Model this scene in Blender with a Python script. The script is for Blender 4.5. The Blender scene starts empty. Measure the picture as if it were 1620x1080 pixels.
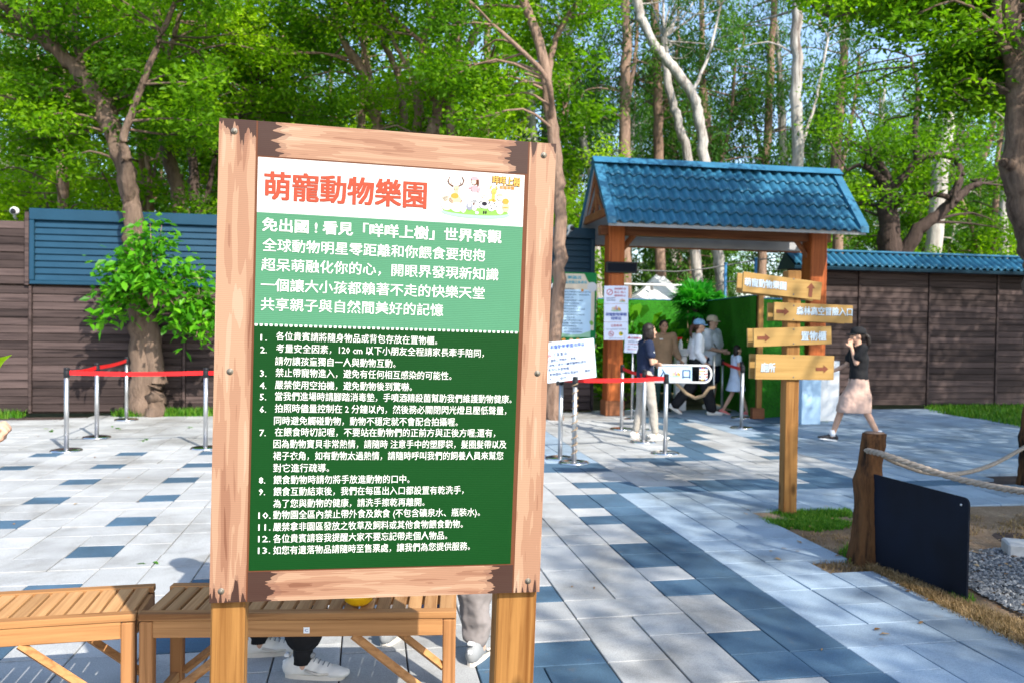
import bpy, bmesh, math, random
import numpy as np
from mathutils import Vector, Matrix

S = bpy.context.scene
COL = S.collection
R_ = math.radians
rng = np.random.default_rng(7)
random.seed(7)

# ------------------------------------------------------------------ camera
FPX, CH = 1280.0, 1.5                       # focal length in photo pixels, eye height
_p, _r = math.atan(24 / FPX), R_(0.8)
_F = np.array([0, math.cos(_p), -math.sin(_p)])
_U0 = np.array([0, math.sin(_p), math.cos(_p)])
_R0 = np.array([1.0, 0, 0])
CR = _R0 * math.cos(_r) + _U0 * math.sin(_r)
CU = -_R0 * math.sin(_r) + _U0 * math.cos(_r)
CO = np.array([0, 0, CH])
cam = bpy.data.cameras.new('camera')
cam.sensor_width = 36
cam.lens = 36 * FPX / 1620
cam.clip_end = 600
cam.clip_start = 0.05
cam.dof.use_dof = True
cam.dof.focus_distance = 2.35
cam.dof.aperture_fstop = 5.4
camo = bpy.data.objects.new('camera', cam)
COL.objects.link(camo)
camo.matrix_world = Matrix(((CR[0], CU[0], -_F[0], 0), (CR[1], CU[1], -_F[1], 0), (CR[2], CU[2], -_F[2], CH), (0, 0, 0, 1)))
S.camera = camo

# ------------------------------------------------------------------ light
SUN_EL, SUN_H = R_(39.5), (0.595, -0.803)    # horizontal direction towards the sun
w = bpy.data.worlds.new('World')
S.world = w
w.use_nodes = True
nt = w.node_tree
sky = nt.nodes.new('ShaderNodeTexSky')
sky.sky_type = 'NISHITA'
sky.sun_disc = False
sky.sun_elevation = SUN_EL
sky.sun_rotation = math.atan2(SUN_H[0], SUN_H[1])
sky.air_density = 1.0
sky.dust_density = 1.2
sky.ozone_density = 1.5
bg = nt.nodes['Background']
nt.links.new(sky.outputs[0], bg.inputs[0])
bg.inputs[1].default_value = 0.15
sl = bpy.data.lights.new('sun', 'SUN')
sl.energy = 3.3
sl.angle = R_(0.55)
sl.color = (1.0, 0.93, 0.82)
so = bpy.data.objects.new('sun', sl)
COL.objects.link(so)
d = Vector((SUN_H[0] * math.cos(SUN_EL), SUN_H[1] * math.cos(SUN_EL), math.sin(SUN_EL)))
so.rotation_euler = d.to_track_quat('Z', 'Y').to_euler()
so.location = (8, -10, 12)
S.view_settings.view_transform = 'Standard'
S.view_settings.look = 'None'
S.view_settings.exposure = 1.32
S.view_settings.gamma = 1.0
S.view_settings.use_curve_mapping = False
S.render.engine = 'CYCLES'
S.cycles.max_bounces = 6
S.cycles.diffuse_bounces = 3
S.cycles.glossy_bounces = 2
S.cycles.transmission_bounces = 3
S.cycles.use_denoising = True

# ------------------------------------------------------------------ picture -> place
def ray(x, y):
    return _F + CR * (x - 810) / FPX + CU * (540 - y) / FPX
def gnd(x, y, z=0.0):
    d = ray(x, y)
    return CO + d * (z - CH) / d[2]
def atD(x, y, D):
    d = ray(x, y)
    return CO + d * D / d[1]
def proj(P):
    q = np.asarray(P, float) - CO
    z = q @ _F
    return 810 + FPX * (q @ CR) / z, 540 - FPX * (q @ CU) / z
TH = R_(10.2)                                # the paving grid and the walls share this yaw
E1 = np.array([-math.sin(TH), math.cos(TH)])
E2 = np.array([math.cos(TH), math.sin(TH)])
def ST(s, t, z=0.0):
    g = E2 * s + E1 * t
    return Vector((g[0], g[1], z))

# ------------------------------------------------------------------ objects
def tag(o, label=None, cat=None, group=None, kind=None):
    if label: o['label'] = label
    if cat: o['category'] = cat
    if group: o['group'] = group
    if kind: o['kind'] = kind
    return o
def empty(name, loc, label=None, cat=None, group=None, rz=0.0):
    o = bpy.data.objects.new(name, None)
    o.empty_display_size = 0.1
    o.location = loc
    o.rotation_euler.z = rz
    COL.objects.link(o)
    return tag(o, label, cat, group)
def link(name, me, parent=None, loc=(0, 0, 0), rot=(0, 0, 0)):
    o = bpy.data.objects.new(name, me)
    COL.objects.link(o)
    o.location = loc
    o.rotation_euler = rot
    if parent: o.parent = parent
    return o
def kids(o):
    return [c for c in bpy.data.objects if c.parent == o]
_kids = {}
def copy_tree(o, parent=None):
    if o.name not in _kids:
        _kids[o.name] = kids(o)
    c = o.copy()
    COL.objects.link(c)
    c.parent = parent
    for k in _kids[o.name]:
        copy_tree(k, c)
    return c

class MB:
    """collects shapes into one mesh"""
    def __init__(s):
        s.v, s.f, s.m, s.sm = [], [], [], []
    def add(s, vs, fs, mi=0, smooth=False, M=None):
        b = len(s.v)
        for p in vs:
            p = Vector(p)
            s.v.append(M @ p if M is not None else p)
        for f in fs:
            s.f.append([b + i for i in f]); s.m.append(mi); s.sm.append(smooth)
        return s
    def box(s, c, d, bev=0.0, mi=0, M=None):
        cx, cy, cz = c; hx, hy, hz = d[0] / 2, d[1] / 2, d[2] / 2
        b = min(bev, hx * .9, hy * .9, hz * .9)
        if b <= 0:
            vs = [(cx + i * hx, cy + j * hy, cz + k * hz) for i in (-1, 1) for j in (-1, 1) for k in (-1, 1)]
            fs = [(0, 1, 3, 2), (4, 6, 7, 5), (0, 4, 5, 1), (2, 3, 7, 6), (0, 2, 6, 4), (1, 5, 7, 3)]
            return s.add(vs, fs, mi, False, M)
        vs, idx = [], {}
        for i in (-1, 1):
            for j in (-1, 1):
                for k in (-1, 1):
                    for a in range(3):
                        q = [hx - b, hy - b, hz - b]; q[a] += b
                        idx[(i, j, k, a)] = len(vs)
                        vs.append((cx + i * q[0], cy + j * q[1], cz + k * q[2]))
        fs = []
        for a in range(3):
            o1, o2 = (a + 1) % 3, (a + 2) % 3
            for sg in (-1, 1):
                q = []
                for (u, v) in ((-1, -1), (1, -1), (1, 1), (-1, 1)):
                    t = [0, 0, 0]; t[a] = sg; t[o1] = u; t[o2] = v
                    q.append(idx[(t[0], t[1], t[2], a)])
                fs.append(q if sg > 0 else q[::-1])
            for u in (-1, 1):
                for v in (-1, 1):
                    q = []
                    for (sg, ax) in ((-1, o1), (1, o1), (1, o2), (-1, o2)):
                        t = [0, 0, 0]; t[a] = sg; t[o1] = u; t[o2] = v
                        q.append(idx[(t[0], t[1], t[2], ax)])
                    fs.append(q if u * v < 0 else q[::-1])
        for i in (-1, 1):
            for j in (-1, 1):
                for k in (-1, 1):
                    q = [idx[(i, j, k, a)] for a in range(3)]
                    fs.append(q if i * j * k > 0 else q[::-1])
        return s.add(vs, fs, mi, False, M)
    def tube(s, pts, rad, n=8, mi=0, smooth=True, cap=True, M=None, flat=1.0):
        pts = [Vector(p) for p in pts]
        if not hasattr(rad, '__len__'): rad = [rad] * len(pts)
        vs, fs = [], []
        up = None
        for i, p in enumerate(pts):
            d = (pts[min(i + 1, len(pts) - 1)] - pts[max(i - 1, 0)])
            if d.length < 1e-9: d = Vector((0, 0, 1))
            d.normalize()
            if up is None:
                up = Vector((0, 0, 1)) if abs(d.z) < .9 else Vector((0, 1, 0))
            x = up.cross(d)
            if x.length < 1e-6: x = Vector((1, 0, 0)).cross(d)
            x.normalize(); y = d.cross(x); up = y
            for k in range(n):
                a = 2 * math.pi * k / n
                vs.append(p + (x * math.cos(a) + y * math.sin(a) * flat) * rad[i])
        for i in range(len(pts) - 1):
            for k in range(n):
                k2 = (k + 1) % n
                fs.append((i * n + k, i * n + k2, (i + 1) * n + k2, (i + 1) * n + k))
        if cap:
            fs.append(tuple(range(n))[::-1]); fs.append(tuple((len(pts) - 1) * n + k for k in range(n)))
        return s.add(vs, fs, mi, smooth, M)
    def lathe(s, prof, n=24, c=(0, 0, 0), mi=0, smooth=True, M=None, sy=1.0):
        vs, fs = [], []
        for (r, z) in prof:
            for k in range(n):
                a = 2 * math.pi * k / n
                vs.append((c[0] + r * math.cos(a), c[1] + r * sy * math.sin(a), c[2] + z))
        for i in range(len(prof) - 1):
            for k in range(n):
                k2 = (k + 1) % n
                fs.append((i * n + k, i * n + k2, (i + 1) * n + k2, (i + 1) * n + k))
        fs.append(tuple(range(n))[::-1]); fs.append(tuple((len(prof) - 1) * n + k for k in range(n)))
        return s.add(vs, fs, mi, smooth, M)
    def ell(s, c, r, n=12, m=8, mi=0, M=None):
        vs = [(c[0], c[1], c[2] - r[2])]; fs = []
        for j in range(1, m):
            t = -math.pi / 2 + math.pi * j / m
            for k in range(n):
                a = 2 * math.pi * k / n
                vs.append((c[0] + r[0] * math.cos(t) * math.cos(a), c[1] + r[1] * math.cos(t) * math.sin(a), c[2] + r[2] * math.sin(t)))
        vs.append((c[0], c[1], c[2] + r[2]))
        for k in range(n):
            fs.append((0, 1 + (k + 1) % n, 1 + k))
            e = 1 + (m - 2) * n
            fs.append((len(vs) - 1, e + k, e + (k + 1) % n))
            for j in range(m - 2):
                b = 1 + j * n
                fs.append((b + k, b + (k + 1) % n, b + n + (k + 1) % n, b + n + k))
        return s.add(vs, fs, mi, True, M)
    def prism(s, poly, z0, z1, mi=0, M=None):
        n = len(poly)
        vs = [(p[0], p[1], z0) for p in poly] + [(p[0], p[1], z1) for p in poly]
        fs = [tuple(range(n))[::-1], tuple(range(n, 2 * n))] + [(i, (i + 1) % n, n + (i + 1) % n, n + i) for i in range(n)]
        return s.add(vs, fs, mi, False, M)
    def mesh(s, name, mats):
        me = bpy.data.meshes.new(name)
        me.from_pydata([tuple(v) for v in s.v], [], s.f)
        for m in (mats if isinstance(mats, (list, tuple)) else [mats]): me.materials.append(m)
        me.polygons.foreach_set('material_index', s.m)
        me.polygons.foreach_set('use_smooth', s.sm)
        me.update()
        return me
    def obj(s, name, mats, parent=None, loc=(0, 0, 0), rot=(0, 0, 0)):
        return link(name, s.mesh(name, mats), parent, loc, rot)

def from_np(name, V, F, mat, smooth=False, tone=None, parent=None, link_it=True):
    """V (n,3), F (m,k) arrays"""
    me = bpy.data.meshes.new(name)
    me.vertices.add(len(V)); me.vertices.foreach_set('co', np.asarray(V, np.float32).ravel())
    k = F.shape[1]
    me.loops.add(F.size); me.loops.foreach_set('vertex_index', F.astype(np.int32).ravel())
    me.polygons.add(len(F)); me.polygons.foreach_set('loop_start', np.arange(0, F.size, k, dtype=np.int32))
    me.polygons.foreach_set('use_smooth', np.full(len(F), smooth))
    if tone is not None:
        a = me.attributes.new('tone', 'FLOAT', 'FACE'); a.data.foreach_set('value', np.asarray(tone, np.float32))
    me.update(calc_edges=True)
    me.materials.append(mat)
    return link(name, me, parent) if link_it else me

# ------------------------------------------------------------------ materials
class NT:
    def __init__(s, name):
        s.m = bpy.data.materials.new(name); s.m.use_nodes = True
        s.t = s.m.node_tree; s.b = s.t.nodes['Principled BSDF']
    def n(s, ty, **kw):
        nd = s.t.nodes.new(ty)
        for k, v in kw.items():
            if k in nd.inputs: nd.inputs[k].default_value = v
            else: setattr(nd, k, v)
        return nd
    def l(s, a, b): s.t.links.new(a, b); return s
    def coord(s, scale=(1, 1, 1), kind='Object', rnd=True):
        tc = s.n('ShaderNodeTexCoord'); mp = s.n('ShaderNodeMapping'); mp.inputs['Scale'].default_value = scale
        if rnd:
            oi = s.n('ShaderNodeObjectInfo'); ml = s.n('ShaderNodeMath', operation='MULTIPLY'); ml.inputs[1].default_value = 37.0
            s.l(oi.outputs['Random'], ml.inputs[0])
            ad = s.n('ShaderNodeVectorMath', operation='ADD')
            s.l(tc.outputs[kind], ad.inputs[0]); s.l(ml.outputs[0], ad.inputs[1]); s.l(ad.outputs[0], mp.inputs['Vector'])
        else:
            s.l(tc.outputs[kind], mp.inputs['Vector'])
        return mp.outputs[0]
    def noise(s, vec, scale=5., detail=4., rough=.55, dist=0.):
        nd = s.n('ShaderNodeTexNoise', Scale=scale, Detail=detail, Roughness=rough, Distortion=dist); s.l(vec, nd.inputs['Vector']); return nd.outputs['Fac']
    def ramp(s, fac, stops, interp='LINEAR'):
        r = s.n('ShaderNodeValToRGB'); cr = r.color_ramp; cr.interpolation = interp
        while len(cr.elements) < len(stops): cr.elements.new(.5)
        for e, (p, c) in zip(cr.elements, stops): e.position = p; e.color = (*c, 1) if len(c) == 3 else c
        s.l(fac, r.inputs[0]); return r.outputs[0]
    def mix(s, fac, a, b, mode='MIX'):
        m = s.n('ShaderNodeMix', data_type='RGBA', blend_type=mode)
        for sock, v in ((m.inputs[0], fac), (m.inputs[6], a), (m.inputs[7], b)):
            if hasattr(v, 'default_value') or hasattr(v, 'is_linked'): s.l(v, sock)
            elif isinstance(v, (int, float)): sock.default_value = v
            else: sock.default_value = (*v, 1) if len(v) == 3 else v
        return m.outputs[2]
    def math(s, op, a, b=None):
        m = s.n('ShaderNodeMath', operation=op)
        for i, v in enumerate((a, b)):
            if v is None: continue
            if isinstance(v, (int, float)): m.inputs[i].default_value = v
            else: s.l(v, m.inputs[i])
        return m.outputs[0]
    def bump(s, h, strength=.3, dist=.01):
        b = s.n('ShaderNodeBump', Strength=strength, Distance=dist); s.l(h, b.inputs['Height']); s.l(b.outputs[0], s.b.inputs['Normal'])
    def done(s, col=None, rough=.6, metal=0., spec=.22):
        if col is not None:
            if isinstance(col, tuple): s.b.inputs['Base Color'].default_value = (*col, 1)
            else: s.l(col, s.b.inputs['Base Color'])
        if isinstance(rough, (int, float)): s.b.inputs['Roughness'].default_value = rough
        else: s.l(rough, s.b.inputs['Roughness'])
        s.b.inputs['Metallic'].default_value = metal
        s.b.inputs['Specular IOR Level'].default_value = spec
        return s.m

def paint(name, c, rough=.5, var=.12, scale=6., metal=0., bump=0., spec=.3, grain=(1, 1, 1)):
    m = NT(name); v = m.coord(grain)
    f = m.noise(v, scale, 5)
    lo = tuple(x * (1 - var) for x in c); hi = tuple(min(1, x * (1 + var)) for x in c)
    if bump: m.bump(m.noise(v, scale * 6, 4), bump, .004)
    return m.done(m.ramp(f, [(.3, lo), (.7, hi)]), m.ramp(f, [(.2, (rough * .85,) * 3), (.8, (min(1, rough * 1.15),) * 3)]), metal, spec)

def wood(name, light, dark, axis='x', fine=1.0, knots=.0, rough=.65, var=.25, joint=None):
    """grain runs along axis; every object gets its own stretch of it"""
    m = NT(name)
    long_, cross = 1.6 * fine, 48 * fine
    sc = {'x': (long_, cross, cross), 'y': (cross, long_, cross), 'z': (cross, cross, long_)}[axis]
    v = m.coord(sc)
    g = m.noise(v, 1.0, 6, .6, .6)
    big = m.noise(m.coord({'x': (.6, 5, 5), 'y': (5, .6, 5), 'z': (5, 5, .6)}[axis]), 1.0, 2)
    g2 = m.math('ADD', m.math('MULTIPLY', g, .7), m.math('MULTIPLY', big, .35))
    col = m.ramp(g2, [(.38, dark), (.5, tuple(a * .6 + b * .4 for a, b in zip(light, dark))), (.62, light)])
    if knots:
        vo = m.n('ShaderNodeTexVoronoi', Scale=1.0, Randomness=1.0)
        m.l(m.coord({'x': (3.2, 8, 8), 'y': (8, 3.2, 8), 'z': (8, 8, 3.2)}[axis]), vo.inputs['Vector'])
        k = m.ramp(vo.outputs['Distance'], [(.06 * knots, (1, 1, 1)), (.13 * knots, (.0, .0, .0))])
        col = m.mix(m.math('MULTIPLY', k, .75), col, tuple(x * .35 for x in dark))
    oi = m.n('ShaderNodeObjectInfo')
    t = m.ramp(oi.outputs['Random'], [(0, (1 - var,) * 3), (1, (1 + var * .4,) * 3)])
    col = m.mix(1.0, col, t, 'MULTIPLY')
    m.bump(g, .25, .002)
    return m.done(col, rough, 0, .18)

def leafmat(name, dark, mid, light, trans=.45, rough=.45):
    m = NT(name)
    at = m.n('ShaderNodeAttribute', attribute_name='tone')
    col = m.ramp(at.outputs['Fac'], [(0, dark), (.55, mid), (1, light)])
    m.done(col, rough, 0, .16)
    tr = m.n('ShaderNodeBsdfTranslucent')
    m.l(m.mix(1.0, col, (1.5, 1.6, .55), 'MULTIPLY'), tr.inputs['Color'])
    mx = m.n('ShaderNodeMixShader'); mx.inputs[0].default_value = trans
    out = m.t.nodes['Material Output']
    m.l(m.b.outputs[0], mx.inputs[1]); m.l(tr.outputs[0], mx.inputs[2]); m.l(mx.outputs[0], out.inputs['Surface'])
    return m.m

def tilemat(name, c, var=.1):
    m = NT(name); v = m.coord((1, 1, 1))
    sp = m.noise(v, 170, 2, .7)
    st = m.noise(v, 3.1, 4, .6)
    at = m.n('ShaderNodeAttribute', attribute_name='tone'); oi = m.n('ShaderNodeObjectInfo')
    r = m.math('FRACT', m.math('ADD', at.outputs['Fac'], oi.outputs['Random']))
    col = m.ramp(r, [(0, tuple(x * (1 - var) for x in c)), (1, tuple(x * (1 + var) for x in c))])
    col = m.mix(1.0, col, m.ramp(sp, [(.3, (.78,) * 3), (.7, (1.15,) * 3)]), 'MULTIPLY')
    col = m.mix(1.0, col, m.ramp(st, [(.3, (.84, .84, .85)), (.65, (1.04,) * 3)]), 'MULTIPLY')
    pos = m.n('ShaderNodeNewGeometry')
    stn = m.noise(pos.outputs['Position'], .9, 6, .65, .4); stf = m.noise(pos.outputs['Position'], 9, 5, .7)
    col = m.mix(1.0, col, m.ramp(stn, [(.36, (.68, .66, .63)), (.5, (.96,) * 3), (.64, (1.06,) * 3)]), 'MULTIPLY')
    col = m.mix(m.math('MULTIPLY', m.ramp(stf, [(.60, (0, 0, 0)), (.72, (1, 1, 1))]), .30), col, (.16, .13, .10))
    m.bump(sp, .25, .001)
    return m.done(col, m.ramp(st, [(.3, (.62,) * 3), (.7, (.8,) * 3)]), 0, .25)

M = {}
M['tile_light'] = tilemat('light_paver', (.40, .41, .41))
M['tile_cool'] = tilemat('cool_paver', (.27, .35, .43))  # cooler light paver, with the blue of the shade put into its colour
M['tile_dark'] = tilemat('slate_blue_paver', (.065, .125, .19), .12)
M['pine'] = wood('golden_pine', (.40, .20, .06), (.17, .065, .014), 'z', .8, 1.7)
M['bench_x'] = wood('bench_timber_long', (.46, .23, .09), (.23, .10, .036), 'x')
M['bench_y'] = wood('bench_timber_slat', (.48, .27, .12), (.27, .13, .05), 'y')
M['bench_z'] = wood('bench_timber_leg', (.40, .19, .075), (.20, .085, .03), 'z')
M['fence_wood'] = wood('grey_brown_boards', (.088, .062, .058), (.022, .015, .015), 'x', .6, .7, .8, .5)
M['gate_wood'] = wood('red_stained_timber', (.50, .135, .035), (.24, .05, .014), 'z', .7, .6, .5, .1)
M['gate_wood_x'] = wood('red_brown_timber_long', (.30, .115, .05), (.15, .05, .022), 'x', .7, .6, .5, .1)
M['sign_ply'] = wood('pale_plank', (.40, .25, .085), (.29, .165, .048), 'x', .55, 0, .55, .06)
M['log'] = None
M['teal'] = paint('teal_blue_metal', (.006, .042, .080), .42, .10, 2, .0)
M['teal_dark'] = paint('dark_teal_metal', (.012, .04, .065), .45, .12, 2)
M['roof'] = paint('blue_roof_tile', (.028, .135, .235), .40, .22, 3, 0, .1)
M['steel'] = paint('brushed_steel', (.55, .55, .55), .42, .08, 9, 1.0)
M['chrome'] = paint('polished_steel', (.70, .70, .70), .14, .04, 9, 1.0)
M['black'] = paint('black_plastic', (.012, .013, .016), .4, .2)
M['red'] = paint('red_belt', (.72, .012, .014), .5, .1)
M['white'] = paint('white_paint', (.78, .78, .78), .45, .04)
M['white_flat'] = paint('white_print', (.84, .84, .84), .6, .01)
M['panel_black'] = paint('black_sheet_metal', (.005, .008, .016), .6, .4, 3, 0, .0, .12)
M['rope'] = paint('weathered_rope', (.30, .25, .20), .9, .3, 40, 0, .5)
M['rope_tan'] = paint('tan_rope', (.42, .29, .17), .9, .2, 40, 0, .5)
M['concrete'] = paint('pale_concrete', (.42, .42, .41), .85, .15, 12, 0, .3)
M['turf'] = paint('artificial_turf', (.022, .17, .005), .85, .35, 26, 0, .9)
M['canvas'] = paint('white_canvas', (.74, .74, .72), .8, .04, 4)
M['yellow'] = paint('yellow_plastic', (.85, .48, .01), .35, .05)
M['eave'] = paint('grey_painted_board', (.34, .35, .37), .6, .1, 3)
M['cable'] = paint('grey_cable', (.12, .12, .12), .5, .1)
M['blue_pole'] = paint('blue_painted_pole', (.04, .16, .33), .4, .1)
M['leaf_a'] = leafmat('broad_leaf', (.035, .11, .006), (.11, .25, .008), (.28, .48, .012), .55)
M['leaf_y'] = leafmat('young_leaf', (.07, .18, .005), (.20, .37, .008), (.38, .56, .015), .55)
M['leaf_e'] = leafmat('narrow_leaf', (.025, .085, .018), (.060, .16, .022), (.14, .28, .035), .45)
M['leaf_s'] = leafmat('sprout_leaf', (.03, .15, .008), (.07, .27, .010), (.17, .44, .02), .4, .35)
M['leaf_p'] = leafmat('palm_leaf', (.012, .16, .012), (.025, .27, .02), (.08, .40, .06), .4, .3)
M['grass'] = leafmat('grass_blade', (.03, .11, .01), (.07, .22, .012), (.19, .30, .04), .35)
M['dry_grass'] = leafmat('dry_grass_blade', (.14, .09, .04), (.26, .17, .08), (.38, .27, .14), .2)
M['litter'] = leafmat('dead_leaf', (.12, .055, .02), (.28, .15, .06), (.42, .30, .16), .15)

def bark(name, light, dark, zs=1.0, con=.14):
    m = NT(name)
    v = m.coord((9, 9, 1.6 * zs), rnd=False)
    a = m.noise(v, 1.3, 7, .65, .5)
    b = m.noise(m.coord((1.2, 1.2, .5), rnd=True), 1.0, 3)
    c = m.math('ADD', m.math('MULTIPLY', a, .65), m.math('MULTIPLY', b, .4))
    a2 = m.noise(m.coord((26, 26, 5 * zs), rnd=False), 1.0, 5, .7)
    c = m.math('ADD', m.math('MULTIPLY', c, .8), m.math('MULTIPLY', a2, .21))
    m.bump(m.math('ADD', a, a2), 1.0, .03)
    return m.done(m.ramp(c, [(.51 - con, dark), (.5, tuple(x * .55 + y * .45 for x, y in zip(light, dark))), (.50 + con, light)]), .9)
M['bark'] = bark('grey_brown_bark', (.22, .155, .115), (.05, .032, .024))
M['bark_warm'] = bark('warm_tan_bark', (.34, .23, .17), (.11, .065, .045))
M['bark_pale'] = bark('pale_smooth_bark', (.52, .49, .45), (.15, .12, .105), .6, .10)
M['bark_dark'] = bark('dark_bark', (.10, .07, .06), (.025, .018, .015))
M['log'] = bark('weathered_log', (.125, .055, .020), (.006, .004, .003), .9, .06)
M['pale_blue'] = paint('pale_blue_print', (.42, .60, .78), .5, .05)
# shade trees round the plaza: x, y, scale, turn
SHADE = [(9.6, -3.4, 1.15, .3), (8.9, 1.0, 1.0, 1.7), (12.4, -.6, 1.15, .9), (11.2, 5.0, 1.1, 2.9), (13.6, 9.6, 1.1, 4.0), (14.8, 3.4, 1.1, 2.2)]

# ------------------------------------------------------------------ ground
def groundmat(name, stops, sc=1.4, fine=60):
    m = NT(name); v = m.coord((1, 1, 1), rnd=False)
    a = m.noise(v, sc, 6, .6); b = m.noise(v, fine, 4, .7)
    col = m.ramp(m.math('ADD', m.math('MULTIPLY', a, .65), m.math('MULTIPLY', b, .35)), stops)
    m.bump(b, .8, .02)
    return m.done(col, .95, 0, .2)
M['soil'] = groundmat('dry_soil', [(.36, (.09, .055, .032)), (.5, (.20, .135, .085)), (.64, (.33, .25, .17))])
M['far_soil'] = groundmat('leafy_forest_floor', [(.36, (.045, .05, .018)), (.5, (.12, .10, .05)), (.64, (.20, .16, .08))], .8, 30)
N = 60
gx = np.linspace(-150, 150, N)
gv = [(x, y, -.07) for y in np.linspace(-60, 260, N) for x in gx]
gf = [(j * N + i, j * N + i + 1, (j + 1) * N + i + 1, (j + 1) * N + i) for j in range(N - 1) for i in range(N - 1)]
g = MB().add(gv, gf).obj('ground', M['far_soil']); tag(g, kind='structure')

def stpoly(px, off=(0, 0), sc=1.0):
    return [(float(E2 @ gnd(off[0] + x / sc, off[1] + y / sc)[:2]), float(E1 @ gnd(off[0] + x / sc, off[1] + y / sc)[:2])) for x, y in px]
def inside(p, poly):
    x, y = p; c = False; n = len(poly)
    for i in range(n):
        x1, y1 = poly[i]; x2, y2 = poly[i - 1]
        if (y1 > y) != (y2 > y) and x < (x2 - x1) * (y - y1) / (y2 - y1) + x1: c = not c
    return c
DARK = [
    stpoly([(20,235),(300,228),(1080,735),(1085,1065),(975,1068),(740,855),(965,838),(765,678),(545,690),(472,622),(665,612),(585,550),(385,555),(275,455),(440,447),(335,362),(175,362),(135,330),(275,325),(240,290),(80,290)], (860, 700), 2.842),
    stpoly([(0,435),(350,655),(865,1003),(870,1060),(450,1060),(450,1003),(390,962),(0,985),(-60,960)], (1200, 820), 3.857),
    stpoly([(-60,642),(38,640),(85,715),(-60,720)], (860, 700), 2.842),
    stpoly([(-200,900),(228,885),(370,1080),(-200,1090)], (860, 700), 2.842),
    stpoly([(90,180),(350,168),(385,193),(635,187),(605,160),(960,152),(1005,178),(1080,176),(1500,170),(2100,158),(2100,185),(1500,196),(1080,203),(285,222),(240,198),(115,203)], (860, 700), 2.842),
    stpoly([(-200,410),(15,400),(230,382),(840,362),(930,330),(900,295),(860,240),(760,130),(560,85),(760,75),(930,80),(1010,118),(920,122),(1095,188),(1000,192),(1075,232),(960,237),(1180,322),(1060,330),(1165,385),(860,388),(905,420),(750,427),(690,395),(350,402),(385,437),(15,447),(-200,450)], (860, 640), 4.263),
    stpoly([(1390,85),(1620,72),(1700,70),(1760,120),(1620,135),(1500,150),(1610,205),(1700,240),(1620,250),(1540,228),(1310,215),(1330,205),(1510,200),(1390,150),(1480,148)], (860, 640), 4.263),
    stpoly([(1385,275),(1620,262),(1700,262),(1700,312),(1620,315),(1500,320)], (860, 640), 4.263),
    stpoly([(1460,350),(1700,340),(1700,372),(1520,375)], (860, 640), 4.263),
    stpoly([(310,884),(390,880),(525,900),(525,945),(310,950)], (1140, 400), 2.571),
]
SOIL = [stpoly([(1182,808),(1252,847),(1324,880),(1271,886),(1308,903),(1369,898),(1620,1018),(2600,1500),(2600,770),(1620,796),(1538,799),(1343,801),(1238,806)]),
        stpoly([(1546,765),(1556,752),(1900,735),(1900,762),(1620,766)]),
        stpoly([(-900,672),(0,664),(100,662),(180,657),(290,655),(335,654),(335,600),(-900,600)]),
        stpoly([(1480,652),(1560,662),(1620,674),(2200,760),(2200,600),(1480,600)])]
LW, TW, S0, T0 = .295, .274, 2.26, 3.74
cells = {}
for k in range(-60, 52):
    for r in range(-6, 38):
        s = S0 + LW * (k + .5)
        off = .115 if k <= -9 else 0.0
        t = T0 + TW * (r + .5) + off
        if t > 16.5 or (t > 13.75 and s < 3.9): continue
        P = ST(s, t)
        if P.y < .6: continue
        if any(inside((s, t), q) for q in SOIL): continue
        if k <= -9:
            kind = 'tile_dark' if (k + 14) % 3 == 0 and (r - 6) % 3 == 0 and (r < 22) else 'tile_light'
        else:
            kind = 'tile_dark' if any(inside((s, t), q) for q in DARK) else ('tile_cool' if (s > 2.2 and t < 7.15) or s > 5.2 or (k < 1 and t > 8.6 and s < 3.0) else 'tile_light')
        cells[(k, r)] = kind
used, tiles = set(), []
order = sorted(cells, key=lambda c: (c[1], c[0]))
for c in order:
    if c in used: continue
    k, r = c; kd = cells[c]; w_, h_ = 1, 1
    q = rng.random()
    special = k <= -9 and kd == 'tile_dark'
    def ok(cc): return cc not in used and cells.get(cc) == kd and ((cc[0] <= -9) == (k <= -9))
    if not special:
        if q < .24 and ok((k + 1, r)): w_ = 2
        elif q < .44 and ok((k, r + 1)): h_ = 2
    for i in range(w_):
        for j in range(h_): used.add((k + i, r + j))
    tiles.append((k, r, w_, h_, kd))
plaza = empty('plaza_paving', (0, 0, 0)); plaza['kind'] = 'structure'
bed = MB().add([ST(-16, 1.0, -.03), ST(18, 1.0, -.03), ST(18, 13.8, -.03), ST(-16, 13.8, -.03)], [(0, 1, 2, 3)]).obj('bedding', M['bark_dark'], plaza)
def tcenter(t):
    k, r, w_, h_, kd = t
    return S0 + LW * (k + w_ / 2), T0 + TW * (r + h_ / 2) + (.115 if k <= -9 else 0)
def vis(t):
    s, tt = tcenter(t); P = ST(s, tt)
    if P.y < 1.8: return 0
    x, y = proj(P)
    if x < -40 or x > 1660 or y > 1120: return 0
    if 345 < x < 850 and y < 940: return 0
    return t[2] * t[3] / P.y ** 2.5
tiles.sort(key=vis, reverse=True)
tmesh = {}
GAP = .007
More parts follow.
